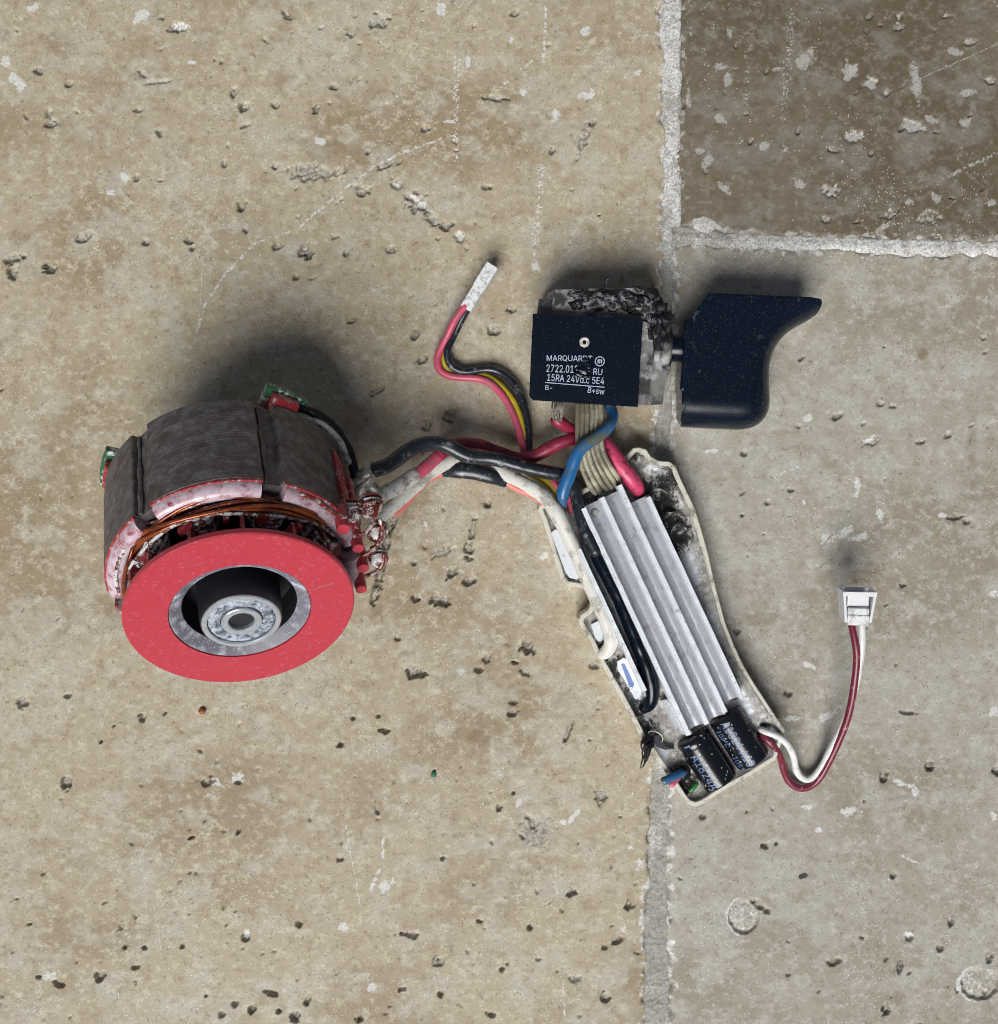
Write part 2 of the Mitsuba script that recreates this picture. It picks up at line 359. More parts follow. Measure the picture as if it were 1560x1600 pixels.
# holes of the travertine in photo pixels: x, y, half width, half height, turn in degrees, depth in mm
PITS = [(448, 21, 12, 5, -50, .9), (365, 145, 6, 9, 0, 1), (382, 167, 8, 7, 0, 1.2), (383, 195, 7, 5, 0, 1.1), (430, 163, 6, 5, 0, .8), (495, 170, 11, 5, 60, 1), (217, 170, 9, 4, 0, .8),
        (378, 322, 9, 7, 0, 1.2), (434, 384, 7, 6, 0, 1), (478, 392, 11, 11, 0, 1.4), (460, 433, 8, 6, 0, 1.1), (430, 258, 5, 5, 0, .9), (350, 255, 5, 7, 30, .8), (297, 375, 7, 6, 0, 1), (300, 388, 7, 5, 20, 1),
        (226, 378, 6, 6, 0, 1), (214, 277, 5, 5, 0, .8), (78, 418, 12, 10, 0, 1.4), (20, 403, 17, 7, 10, 1.2), (20, 425, 8, 13, 0, 1.2), (78, 192, 11, 8, 0, 1), (76, 175, 6, 10, 0, .6), (60, 110, 7, 6, 0, .9), (108, 130, 9, 6, -20, 1),
        (222, 115, 10, 4, -40, .7), (250, 127, 20, 3, 5, .5), (132, 370, 14, 7, 30, .9), (248, 205, 5, 8, 20, .9), (335, 92, 3, 3, 0, .8), (346, 96, 3, 3, 0, .8), (384, 360, 4, 5, 0, .8), (280, 40, 18, 7, -15, .6), (270, 44, 9, 5, 0, .8),
        (495, 268, 42, 13, 3, .55), (592, 32, 17, 11, 15, .9), (548, 52, 6, 5, 0, .9), (803, 20, 11, 5, 20, .9), (523, 135, 7, 5, 0, 1), (762, 292, 7, 6, 0, 1), (665, 202, 6, 5, 0, .9), (575, 238, 4, 4, 0, .9), (863, 236, 6, 7, 0, 1),
        (912, 218, 7, 32, -20, .5), (926, 192, 5, 6, 0, .9), (620, 288, 10, 7, -35, .6), (650, 315, 18, 16, -30, .8), (675, 342, 14, 8, -40, .6), (700, 352, 10, 7, 0, 1.1), (718, 368, 9, 9, 0, .5), (570, 297, 15, 9, 0, .8), (600, 260, 12, 5, 25, .6),
        (775, 153, 19, 4, -4, .8), (650, 522, 9, 7, 0, 1.1), (772, 516, 9, 8, 0, .9), (800, 482, 7, 5, 0, .8), (540, 395, 6, 5, 0, .9), (548, 500, 8, 4, 30, .8), (523, 370, 7, 5, 0, .7), (610, 390, 9, 5, 0, .6),
        (612, 815, 8, 20, -12, .9), (603, 850, 8, 26, -14, 1), (595, 890, 7, 24, -14, 1), (588, 925, 7, 24, -16, .9), (739, 825, 6, 18, -10, .9), (732, 862, 8, 16, -8, 1.1), (706, 894, 12, 6, 45, 1.1), (733, 908, 11, 7, 0, 1.1), (648, 880, 6, 5, 0, .8),
        (648, 934, 9, 5, -20, 1.1), (690, 938, 20, 9, -8, 1.2), (826, 1012, 11, 14, -20, 1.2), (650, 1052, 15, 11, 0, 1.3), (748, 1045, 9, 6, 0, 1.1), (761, 1030, 6, 7, 0, .8), (804, 1035, 8, 4, -10, 1), (802, 1098, 6, 4, 0, .8), (800, 1114, 7, 5, 0, 1),
        (762, 788, 6, 5, 0, 1), (927, 1040, 8, 5, 0, .9), (820, 1050, 9, 5, -40, .7), (621, 998, 5, 4, 0, .7), (690, 862, 20, 8, 10, .3), (700, 655, 10, 5, -30, .9), (705, 645, 12, 6, 10, .8), (668, 665, 7, 9, 0, 1), (590, 610, 16, 5, 25, .8), (660, 560, 10, 6, 30, 1),
        (36, 1098, 8, 10, 30, .9), (107, 1086, 7, 5, 0, .9), (222, 1121, 8, 8, 0, .9), (104, 1223, 8, 11, 0, 1.1), (178, 1134, 4, 4, 0, .9), (257, 1115, 3, 3, 0, .9), (326, 1221, 10, 6, 20, .9), (373, 1222, 6, 5, 0, .9), (372, 1300, 3, 6, -30, .9),
        (300, 1309, 6, 3, 20, .8), (155, 1525, 7, 8, 0, 1.2), (92, 1538, 9, 4, -15, 1), (60, 1527, 6, 4, 0, .9), (368, 1569, 6, 5, 0, 1.1), (395, 1577, 7, 6, 0, 1.1), (460, 1590, 9, 9, 0, 1.2), (480, 1565, 4, 8, -20, 1), (425, 1552, 10, 5, -20, 1),
        (347, 1586, 5, 5, 0, .8), (437, 1581, 4, 4, 0, 1), (468, 1444, 5, 5, 0, 1), (384, 1463, 8, 8, 0, .9), (285, 1479, 6, 5, 0, .8), (212, 1512, 7, 4, 20, .9), (195, 1480, 3, 3, 0, .9), (225, 1481, 4, 4, 0, .9), (158, 1160, 3, 3, 0, .9), (322, 1556, 5, 3, 0, .9),
        (601, 1142, 7, 5, 0, 1.1), (530, 1165, 6, 5, 0, 1), (780, 1262, 4, 6, 0, .9), (803, 1239, 3, 3, 0, .9), (693, 1341, 4, 4, 0, .9), (893, 1395, 8, 7, 0, 1), (984, 1415, 6, 8, 0, 1), (828, 1448, 4, 5, 0, 1.1), (750, 1440, 7, 4, -20, .8),
        (784, 1515, 5, 4, 0, 1), (688, 1552, 6, 5, 0, 1.1), (965, 1470, 7, 5, 20, .9), (945, 1480, 4, 4, 0, .9), (640, 1460, 22, 4, -6, .8), (560, 1595, 6, 6, 0, 1.1), (888, 1145, 4, 22, -20, .8), (940, 1244, 10, 14, 0, .6), (840, 1298, 30, 26, 0, .12),
        (835, 1290, 16, 5, -55, .5), (590, 1268, 4, 9, 15, .7), (946, 1560, 8, 6, 0, .8), (532, 1340, 5, 6, 0, .7), (592, 1118, 3, 3, 0, .8), (552, 1122, 3, 3, 0, .8), (685, 1500, 14, 8, 0, .5), (630, 1545, 8, 3, 15, .8), (900, 1530, 14, 6, -10, .4), (770, 1585, 6, 5, 0, .8),
        (1188, 1416, 16, 5, -35, .9), (1381, 1213, 8, 8, 0, 1), (1452, 1197, 7, 9, -20, 1), (1557, 1205, 7, 8, 0, 1), (1098, 1276, 6, 4, 0, .8), (1256, 1368, 5, 4, 20, 1), (1407, 1511, 4, 9, 0, 1),
        (1305, 1502, 11, 6, 15, .8), (1487, 1437, 4, 11, -8, .9), (1420, 1466, 7, 5, 0, .8), (1470, 1482, 6, 5, 0, .8), (1385, 1575, 6, 14, -15, .9), (1548, 1495, 5, 10, -10, .8), (1195, 1322, 6, 4, 0, 1), (1213, 1318, 3, 3, 0, .9), (1232, 1083, 7, 5, 0, 1),
        (1351, 1252, 3, 3, 0, .9), (1395, 1368, 4, 5, 0, .8), (1420, 1113, 13, 3, -8, .7), (1308, 650, 10, 6, 25, .9), (1162, 707, 5, 6, 0, .8), (1160, 805, 3, 3, 0, 1), (1237, 765, 5, 4, 0, .8), (1199, 785, 5, 4, 0, .7), (1152, 987, 6, 5, 0, .9), (1482, 680, 6, 5, 0, .7),
        (1252, 561, 7, 3, 40, .8), (1395, 635, 7, 4, 0, .7), (1376, 632, 8, 5, 0, .5), (1411, 914, 6, 4, 0, .7), (1490, 808, 11, 4, 10, .7), (1512, 815, 7, 4, 0, .7), (1440, 690, 9, 5, 20, .6), (1360, 690, 16, 6, 25, .5), (1293, 297, 16, 13, 0, .5), (1295, 296, 4, 5, 0, 1.1),
        (1248, 206, 4, 6, 0, .9), (1305, 235, 12, 4, -15, .8), (1360, 240, 7, 4, 10, .8), (1410, 200, 5, 6, 0, .9), (1424, 198, 18, 11, -10, .35), (1335, 213, 16, 9, 10, .35), (1327, 112, 13, 17, -20, .25), (1362, 130, 11, 10, 0, .4), (1385, 147, 5, 5, 0, .7), (1360, 25, 7, 6, 0, .8),
        (1405, 24, 7, 6, 0, .8), (1405, 40, 7, 8, 0, .5), (1173, 220, 4, 6, 0, .7), (1392, 333, 16, 8, 20, .6), (1450, 340, 22, 12, 0, .3), (1290, 342, 9, 5, -30, .5), (1340, 346, 6, 4, 0, .6), (1515, 65, 16, 5, 15, .5), (1545, 125, 12, 5, -20, .6), (1480, 25, 8, 6, 0, .6)]
# white powder and chalky scratches: dabs x, y, half width, half height, turn; lines as points and width
DABS = [(25, 125, 22, 9, -45), (8, 95, 8, 12, 0), (50, 12, 14, 6, 20), (220, 25, 20, 8, 30), (172, 302, 8, 5, -20), (300, 97, 9, 5, 0), (195, 278, 10, 8, 0), (500, 220, 9, 8, 0), (285, 40, 22, 7, -12), (732, 95, 5, 16, 0), (915, 50, 8, 9, 0), (800, 62, 4, 6, 0),
        (838, 418, 8, 9, 0), (915, 150, 14, 6, 0), (996, 113, 7, 6, 0), (690, 15, 9, 14, 20), (620, 292, 10, 6, -30), (660, 318, 8, 6, 0), (718, 366, 8, 8, 0), (700, 190, 10, 3, 0), (818, 145, 6, 6, 0), (925, 145, 6, 8, 0), (868, 180, 8, 10, 0), (650, 310, 14, 5, -40),
        (535, 1450, 8, 8, 0), (895, 1278, 11, 4, 55), (903, 1268, 4, 9, -30), (880, 1285, 6, 5, 0), (985, 1325, 9, 7, 0), (810, 1256, 4, 9, -25), (975, 1452, 6, 8, 20), (1006, 1438, 8, 16, 0), (1000, 1350, 9, 12, 0), (578, 1545, 8, 9, 0), (605, 1385, 14, 12, 0), (75, 1525, 22, 7, 10), (338, 1224, 12, 8, -20), (372, 1216, 12, 9, 30), (385, 1460, 9, 10, 0),
        (1295, 1117, 17, 8, 30), (1237, 1123, 15, 4, 0), (1262, 1262, 12, 6, 0), (1330, 1268, 15, 7, 0), (1410, 1224, 17, 5, -18), (1430, 1237, 8, 11, 10), (1390, 1375, 5, 3, 0), (1555, 1112, 12, 8, 20), (1280, 1298, 7, 4, 0), (1553, 1275, 5, 10, 20), (1420, 1462, 8, 6, 0), (1135, 1105, 6, 4, 0),
        (1140, 52, 8, 8, 0), (1137, 124, 7, 11, 0), (1127, 105, 14, 6, 15), (1256, 93, 18, 14, 20), (1268, 80, 9, 12, 0), (1327, 112, 13, 17, -20), (1360, 130, 12, 12, 0), (1425, 197, 17, 11, -10), (1335, 213, 16, 9, 10), (1105, 250, 9, 15, -20), (1095, 235, 10, 7, 0), (1132, 295, 15, 7, -30),
        (1513, 145, 17, 6, 10), (1492, 80, 15, 6, -10), (1420, 315, 9, 6, 0), (1455, 187, 11, 8, 0), (1380, 355, 13, 5, 35), (1432, 130, 9, 34, 10), (1293, 297, 16, 12, 0), (1508, 192, 10, 10, -45), (1465, 310, 16, 6, -40), (1125, 185, 10, 6, -20), (1550, 318, 9, 7, 0), (1215, 108, 10, 5, 10), (1195, 228, 9, 9, 0), (1225, 235, 6, 8, 0), (1250, 287, 9, 12, 30),
        (1345, 838, 16, 8, 25), (1322, 832, 14, 5, 30), (1290, 840, 7, 12, -20), (1340, 760, 6, 20, 0), (1552, 930, 10, 7, 0), (1357, 688, 13, 7, 25), (1475, 805, 10, 4, 0), (1110, 705, 12, 4, 0), (1262, 655, 10, 8, 0), (1257, 785, 4, 5, 0), (1375, 800, 5, 14, 20), (880, 870, 8, 6, 0), (720, 1050, 8, 7, 0), (665, 818, 5, 4, 0), (850, 868, 9, 7, 0), (1265, 1040, 10, 5, -25)]
LINES = [([(308, 520), (318, 480), (350, 430), (400, 380), (425, 370), (465, 357), (520, 310), (585, 260), (630, 238), (705, 212)], 5, .6), ([(322, 345), (310, 500)], 1.6, .5), ([(775, 142), (800, 122), (832, 95)], 5, .5),
         ([(714, 90), (712, 250)], 9, .55), ([(846, 262), (836, 410)], 11, .6), ([(854, 5), (850, 95)], 5, .6), ([(898, 330), (890, 440)], 9, .4), ([(598, 1312), (598, 1348), (580, 1390)], 6, .8), ([(541, 1290), (562, 1412)], 1.8, .6), ([(880, 1535), (883, 1592)], 4, .6), ([(868, 1340), (872, 1400)], 4, .4),
         ([(1410, 1337), (1425, 1345), (1445, 1350)], 4, .7), ([(1290, 855), (1310, 835), (1332, 820)], 7, .8), ([(1205, 748), (1250, 728)], 6, .4), ([(1560, 238), (1510, 262), (1470, 282)], 7, .55), ([(1440, 122), (1560, 68)], 1.8, .6), ([(1455, 90), (1530, 130)], 1.5, .5), ([(1236, 30), (1226, 182)], 12, .6), ([(1172, 50), (1164, 175)], 9, .45),
         ([(1380, 900), (1560, 808)], 2, .35), ([(1395, 915), (1560, 840)], 1.5, .35), ([(1320, 550), (1560, 520)], 1.8, .35), ([(1118, 860), (1200, 867)], 1.8, .4), ([(660, 950), (645, 985)], 1.5, .4), ([(700, 832), (840, 832)], 1.4, .3), ([(1480, 380), (1560, 360)], 2, .3), ([(325, 1130), (345, 1260), (320, 1330), (290, 1420)], 12, .22), ([(240, 1590), (255, 1540)], 9, .25), ([(985, 330), (975, 400)], 10, .3)]
STAINS = [(1343, 906, 16, 7, 10, .8), (1355, 895, 30, 10, 25, .4), (1442, 554, 12, 9, 20, .7), (748, 1152, 16, 13, 0, .5), (30, 370, 18, 14, 0, .35), (505, 240, 30, 24, 0, .35), (80, 66, 36, 14, -10, .4), (1395, 330, 5, 5, 0, .9), (925, 665, 8, 5, 0, .3), (793, 1008, 6, 4, -40, .8), (1425, 625, 12, 6, 20, .4), (1390, 620, 26, 18, 0, .25), (590, 960, 14, 12, 0, .4), (710, 1275, 12, 12, 0, .25), (590, 138, 16, 12, 0, .3), (440, 120, 22, 14, 0, .2), (1520, 690, 9, 60, 0, .25), (1110, 280, 14, 10, 0, .4), (1450, 345, 16, 8, 0, .5)]


def floor_fields(X, Y, seed):
    """Height in mm, hole lining / stain mask (u) and powder mask (v) of the stone at X, Y (grids)."""
    P = np.stack([X, Y, np.full_like(X, seed * 1.0)], -1)
    inside = (np.abs(X) < 116) & (np.abs(Y) < 119)
    z = 0.35 * (meshkit.fbm(P * [.03, .03, 1], 2) - 0.5) + 0.10 * (meshkit.fbm(P * [.25, .25, 1], 3, 3) - 0.5) + 0.055 * (meshkit.fbm(P * [1.4, 1.4, 1], 2, 5) - 0.5)
    wob = meshkit.fbm(P * [.9, .9, 1], 3, 11) - 0.5
    fine = meshkit.noise(P * [2.6, 2.6, 1], 13) - 0.5
    u, v = np.zeros_like(X), np.zeros_like(X)
    stain = np.zeros_like(X)
    xs, ys = X[0], Y[:, 0]

    def window(cx, cy, r):
        i0, i1 = np.searchsorted(xs, [cx - r, cx + r])
        j0, j1 = np.searchsorted(ys, [cy - r, cy + r])
        return (slice(j0, j1), slice(i0, i1))

    def smooth(a, b, t):
        t = np.clip((t - a) / (b - a), 0, 1)
        return t * t * (3 - 2 * t)

    def ell(w, cx, cy, rx, ry, ang):
        a = math.radians(ang)
        dx, dy = X[w] - cx, Y[w] - cy
        return np.sqrt(((dx * math.cos(a) + dy * math.sin(a)) / rx) ** 2 + ((-dx * math.sin(a) + dy * math.cos(a)) / ry) ** 2)

    for (px, py, rx, ry, ang, dep) in PITS:
        c = W(px, py, 0)
        rx, ry = rx * K * 0.9, ry * K * 0.9
        w = window(c[0], c[1], max(rx, ry) * 2)
        if z[w].size == 0:
            continue
        e = ell(w, c[0], c[1], rx, ry, ang) + 1.7 * wob[w] + 0.5 * fine[w]
        m = smooth(1.06, 0.80, e)
        z[w] -= m * dep * (1.0 + 0.5 * fine[w])
        u[w] = np.maximum(u[w], smooth(1.02, 0.82, e))
    for (px, py, rx, ry, ang, dep) in ((1163, 1433, 23, 26, 10, .65), (1532, 1538, 29, 24, 0, .7)):
        c = W(px, py, 0)
        w = window(c[0], c[1], 8)
        if z[w].size == 0:
            continue
        e = ell(w, c[0], c[1], rx * K, ry * K, ang) + 0.22 * wob[w]
        m = smooth(1.04, 0.92, e)
        z[w] -= m * (dep * (1 - 0.5 * np.clip(1 - e, 0, 1)) + 0.22 * fine[w] * m)
        v[w] = np.maximum(v[w], m * (0.42 + 0.5 * fine[w]))
        rim = np.exp(-((e - 1.16) / .1) ** 2) * np.clip(0.35 - (X[w] - c[0]) / 4, 0, 1)
        v[w] = np.maximum(v[w], rim)
    g = np.random.default_rng(100 + seed)
    n = 1900
    cx, cy = g.uniform(-118, 118, n), g.uniform(-120, 120, n)
    dens = meshkit.fbm(np.stack([cx, cy, cx * 0 + 5], -1) * [.045, .045, 1], 3, 21)
    small = g.random(n) ** 2.2
    for x, y, d, s, a, t in zip(cx, cy, dens, small, g.uniform(0, 180, n), g.uniform(0.35, 1, n)):
        if g.random() > (d - 0.34) * 3.2:
            continue
        r = 0.13 + 0.42 * s
        w = window(x, y, r * 2.2)
        if z[w].size == 0:
            continue
        e = ell(w, x, y, r * 1.25, r * t * 0.8, a) + 1.5 * wob[w] + 0.4 * fine[w]
        m = smooth(1.15, 0.5, e)
        z[w] -= m * (0.10 + 0.5 * s)
        u[w] = np.maximum(u[w], m * 0.6)
    for (px, py, rx, ry, ang) in DABS:
        c = W(px, py, 0)
        w = window(c[0], c[1], max(rx, ry) * K * 2.2)
        if z[w].size == 0:
            continue
        e = ell(w, c[0], c[1], rx * K, ry * K, ang) + 1.3 * wob[w] + 0.4 * fine[w]
        v[w] = np.maximum(v[w], smooth(1.35, 0.25, e))
    for pts, wd, st in LINES:
        q = np.array([W(a, b, 0)[:2] for a, b in pts])
        ln = LineString(q)
        x0, y0, x1, y1 = ln.buffer(wd * K + 1).bounds
        i0, i1 = np.searchsorted(xs, [x0, x1])
        j0, j1 = np.searchsorted(ys, [y0, y1])
        w = (slice(j0, j1), slice(i0, i1))
        if z[w].size == 0:
            continue
        dd = edge_distance(ln, np.stack([X[w] + wob[w] * 0.35, Y[w]], -1).reshape(-1, 2)).reshape(X[w].shape) / (wd * K * 0.55)
        gr = np.clip(0.62 + 2.0 * fine[w] + 1.6 * wob[w], 0, 1) if wd > 3 else 0.9
        if wd >= 8:                     # a brushed band: loose specks, not a line
            sp = np.random.default_rng(int(pts[0][0])).random(X[w].shape)
            v[w] = np.maximum(v[w], smooth(2.2, 0.2, dd) * (sp > 0.72) * np.clip(0.9 + 1.5 * wob[w], 0, 1) * st * 1.9)
        else:
            v[w] = np.maximum(v[w], smooth(1.3, 0.4, dd) * gr * st * 1.5)
    for (px, py, rx, ry, ang, st) in STAINS:
        c = W(px, py, 0)
        w = window(c[0], c[1], max(rx, ry) * K * 2.2)
        if z[w].size == 0:
            continue
        e = ell(w, c[0], c[1], rx * K, ry * K, ang) + 1.3 * wob[w] + 0.5 * fine[w]
        stain[w] = np.maximum(stain[w], smooth(1.3, 0.4, e) * st)
    u = np.where(u > 0.02, u, -stain)
    z[~inside] = np.minimum(z[~inside], 0.2)
    return z, u, np.clip(v, 0, 1), wob, fine


def axis(a, b, lo, hi, fine=0.27, coarse=6.0):
    """Grid lines from a to b, fine between lo and hi."""
    parts = []
    if a < lo:
        parts.append(np.linspace(a, lo, max(2, int((lo - a) / coarse)), endpoint=False))
    l, h = max(a, lo), min(b, hi)
    parts.append(np.linspace(l, h, max(2, int((h - l) / fine)), endpoint=b <= hi))
    if b > hi:
        parts.append(np.linspace(hi, b, max(2, int((b - hi) / coarse))))
    return np.concatenate(parts)


def grid_mesh(X, Y, Z, keep=None):
    h, w = X.shape
    idx = np.arange(h * w).reshape(h, w)
    a, b, c, d = idx[:-1, :-1].ravel(), idx[:-1, 1:].ravel(), idx[1:, 1:].ravel(), idx[1:, :-1].ravel()
    f = np.vstack([np.c_[a, b, c], np.c_[a, c, d]])
    if keep is not None:
        k = keep.ravel()
        f = f[k[f].any(1)]
    used = np.unique(f)
    remap = np.full(h * w, -1)
    remap[used] = np.arange(len(used))
    v = np.stack([X.ravel(), Y.ravel(), Z.ravel()], 1)[used]
    return trimesh.Trimesh(v, remap[f], process=False), used


def stone(c_dark, c_mid, c_pale, seed, dust, grey, white=(0.66, 0.655, 0.64), greys=0.75):
    def fn(p, n, uv):
        q = p * 1000.0
        a = fbm(q.x * 0.035 + seed, q.y * 0.05, seed, 3)
        b = fbm(q.x * 0.16, q.y * 0.20 + seed, seed + 4.0, 4)
        c = fbm(q.x * 0.75 + seed, q.y * 0.95, seed + 9.0, 4)
        d = noise(q.x * 4.5, q.y * 4.5, seed)
        e = fbm(q.x * 2.1 + seed, q.y * 2.4, seed + 3.0, 3)
        col = mix(c_mid, c_dark, smoothstep(0.40, 0.72, a + 0.25 * (b - 0.5)) * 0.9)
        col = mix(col, grey, smoothstep(0.42, 0.72, b + 0.2 * (c - 0.5)) * greys)
        col = mix(col, c_pale, smoothstep(0.44, 0.80, 0.55 * c + 0.45 * e) * 0.85)
        col = mix(col, c_dark, smoothstep(0.48, 0.78, 0.6 * fbm(q.x * 0.5, q.y * 0.6 + 40, seed, 3) + 0.4 * e) * 0.7)
        col = col * (0.84 + 0.20 * d + 0.12 * noise(q.x * 8.5, q.y * 8.5, seed + 2.0))
        dk = fbm(q.x * 2.2, q.y * 2.2 + 70, seed, 2)
        col = mix(col, (0.13, 0.115, 0.09), smoothstep(0.72, 0.88, dk) * 0.6)
        lining = dr.clip(uv.x, 0, 1)
        stain = dr.clip(-uv.x, 0, 1)
        grit = fbm(q.x * 2.4, q.y * 2.4, 3.0, 2)
        col = mix(col, mix((0.15, 0.132, 0.108), (0.36, 0.335, 0.295), smoothstep(0.25, 0.7, grit)), smoothstep(0.3, 0.9, lining) * 0.75)
        col = mix(col, (0.13, 0.075, 0.035), stain * 0.8)
        pw = dr.clip(uv.y, 0, 1)
        col = mix(col, mix([x * 0.68 for x in white], white, d), smoothstep(0.25, 0.85, pw * (0.35 + 0.8 * e + 0.6 * d)) * 0.8)
        dm = smoothstep(0.45, 0.75, fbm(q.x * 0.09 + 11, q.y * 0.05, seed, 3)) * dust
        sp = cell_rand(q.x * 5.2, q.y * 5.2, seed)
        col = mix(col, (0.74, 0.72, 0.68), dr.select(sp > 1 - dm, 0.6, 0.0))
        return col
    return fn


pr('stone_tan', stone((0.243, 0.186, 0.118), (0.348, 0.295, 0.212), (0.475, 0.438, 0.352), 1.0, 0.014, (0.385, 0.350, 0.295)), 0.55, spec=0.3)
pr('stone_brown', stone((0.100, 0.077, 0.049), (0.138, 0.112, 0.079), (0.22, 0.198, 0.165), 5.0, 0.02, (0.18, 0.162, 0.138), (0.40, 0.388, 0.365), 0.7), 0.5, spec=0.3)
pr('stone_grey', stone((0.230, 0.197, 0.150), (0.315, 0.291, 0.246), (0.42, 0.405, 0.37), 8.0, 0.012, (0.355, 0.335, 0.30)), 0.55, spec=0.3)


def grout_colour(p, n, uv):
    q = p * 1000.0
    a = fbm(q.x * 0.5, q.y * 0.22, 2.0, 3)
    d = noise(q.x * 5, q.y * 5, 1.0)
    e = fbm(q.x * 2.2, q.y * 2.2, 6.0, 3)
    white = smoothstep(0.2, 0.8, dr.clip(uv.x, 0, 1) + 0.9 * (a - 0.5) + 0.9 * (e - 0.5) + 0.3 * (d - 0.5))
    col = mix((0.28, 0.265, 0.24), (0.50, 0.492, 0.475), white)
    col = mix(col, (0.12, 0.11, 0.10), smoothstep(0.55, 0.80, e) * 0.6)
    return col * (0.78 + 0.44 * d)


pr('grout_cement', grout_colour, 0.75)

Z_LO = -2.2
fx_l, fx_ru, fx_rl, fy_u, fy_l = xfun(JL), xfun(JRU), xfun(JRL), yfun(HU), yfun(HL)


def lay_tile(x0, x1, y0, y1, edges, seed, mat, label):
    xs, ys = axis(x0, x1, -112, 112), axis(y0, y1, -114, 114)
    X, Y = np.meshgrid(xs, ys)
    z, u, v, wob, fine = floor_fields(X, Y, seed)
    d = np.full_like(X, 1e3)
    for e in edges:
        d = np.minimum(d, e(X, Y))
    jit = 0.45 * wob + 1.5 * (meshkit.fbm(np.stack([X, Y, X * 0], -1) * .35, 3, 31) - 0.5) * 2 - 0.2
    d = d + jit
    v = np.maximum(v, np.clip(1.25 - d / 1.6, 0, 1) * np.clip(wob * 3.2 + 0.30, 0, 1))
    t = np.clip((0.9 - d) / 1.5, 0, 1)
    z = z - 0.75 * t ** 2
    z = np.where(d < -0.5, z - 2.2 * np.clip((-0.5 - d) / 0.4, 0, 1), z)
    z = np.maximum(z, Z_LO)
    m, used = grid_mesh(X, Y, z, d > -1.1)
    uv = np.c_[u.ravel(), v.ravel()][used]
    put('floor__tile', m, mat, smooth=True, uv=uv, label=label)


def gap(f, sign, axis_):
    return (lambda X, Y: sign * (X - f(Y))) if axis_ == 'x' else (lambda X, Y: sign * (Y - f(X)))


lay_tile(-430, 36.5, -270, 300, [gap(fx_l, -1, 'x')], 1, 'stone_tan', 'broad tan travertine tile with holes and pale scratches')
lay_tile(35.5, 330, 53, 300, [gap(fx_ru, 1, 'x'), gap(fy_u, 1, 'y')], 5, 'stone_brown', 'darkest brown tile with many white patches')
lay_tile(33, 330, -270, 59, [gap(fx_rl, 1, 'x'), gap(fy_l, -1, 'y')], 8, 'stone_grey', 'greyish beige tile with two round sunken fossils')
for (x0, x1, y0, y1, m) in [(-430, 120, 304, 800, 'stone_grey'), (124, 600, 304, 800, 'stone_tan'), (-430, 200, -770, -274, 'stone_brown'), (204, 700, -770, -274, 'stone_tan'),
                            (-900, -434, -270, 300, 'stone_grey'), (334, 800, -270, 55, 'stone_tan'), (334, 800, 59, 300, 'stone_grey'), (-900, -434, 304, 800, 'stone_tan'), (-900, -434, -770, -274, 'stone_tan')]:
    b = hull_box(x0, x1, y0, y1, -3.0, 0.0, 0.4)
    put('floor__tile', b, m, smooth=25)


def lay_grout(x0, x1, y0, y1, white, room):
    xs, ys = axis(x0, x1, -112, 112, 0.24), axis(y0, y1, -114, 114, 0.24)
    X, Y = np.meshgrid(xs, ys)
    P = np.stack([X, Y, X * 0 + 3], -1)
    z = -0.12 + 0.6 * (meshkit.fbm(P * [.7, .4, 1], 3, 41) - 0.5) + 0.34 * (meshkit.fbm(P * [2.2, 2.2, 1], 2, 43) - 0.5)
    z += white(X, Y)[1]
    wob = meshkit.fbm(P * .5, 3, 47) - 0.5
    z -= 1.6 * np.clip((0.3 - room(X, Y) - 0.8 * wob) / 1.6, 0, 1) ** 1.3
    m, used = grid_mesh(X, Y, z)
    uv = np.c_[white(X, Y)[0].ravel(), X.ravel() * 0][used]
    put('floor__grout', m, 'grout_cement', smooth=True, uv=uv)


def vert_white(X, Y):
    py = 800 - Y / K
    w = np.interp(py, [0, 330, 420, 500, 640, 1240, 1300, 1420, 1500, 1600], [.62, .55, .45, .28, .08, .25, .40, .2, .08, .25])
    return w, np.interp(py, [300, 450, 600], [0.05, 0.0, -0.1])


def hor_white(X, Y):
    px = X / K + 780
    yc = (fy_u(X) + fy_l(X)) / 2
    return np.interp(px, [1040, 1150, 1250, 1560], [.2, .45, .8, .75]), 0.25 * np.exp(-((Y - yc + 0.2) / 0.9) ** 2) + 0.05


lay_grout(26.0, 41.0, -274, 304, vert_white, lambda X, Y: np.minimum(X - fx_l(Y), np.where(Y > 57, fx_ru(Y), fx_rl(Y)) - X))
lay_grout(36.5, 334, 52.0, 62.5, hor_white, lambda X, Y: np.minimum(Y - fy_l(X), fy_u(X) - Y))
# dabs of grout smeared on the brown tile's corner
put('floor__grout', lump(W(1101, 352, -0.1), 2.4, 1.8, 0.30, 5, 0.5, 1.5), 'grout_cement', True, uv=np.c_[np.full(642, .5), np.zeros(642)])
base = trimesh.creation.box([40000, 40000, 20])
base.apply_translation([0, 0, -12.6])
put('floor', base, 'grout_cement', False, kind='structure', label='worn travertine paving of large tiles with pale grout', uv=np.zeros((len(base.vertices), 2)))

# ------------------------------------------------------------------ the motor, lying on its rear edge and its shaft
nM = np.array([0.21737655, -0.70709891, 0.67287337])
xM = np.cross([0, 0, 1.0], nM)
xM /= np.linalg.norm(xM)
MO = Frame([-46.21, -18.04, 39.52], xM, np.cross(nM, xM), nM)
RF, RS, A1, A2 = 20.41, 23.26, 10.7, 31.55
name_thing('electric_motor', 'dusty motor with red fan ring and grey laminated steel drum', 'electric motor')
em = 'electric_motor__'


def mput(name, mesh, mat, smooth=35, **k):
    return put(em + name, mesh, mat, smooth, MO, **k)


def pol(r, th, s):
    return np.array([r * math.cos(math.radians(th)), r * math.sin(math.radians(th)), s])


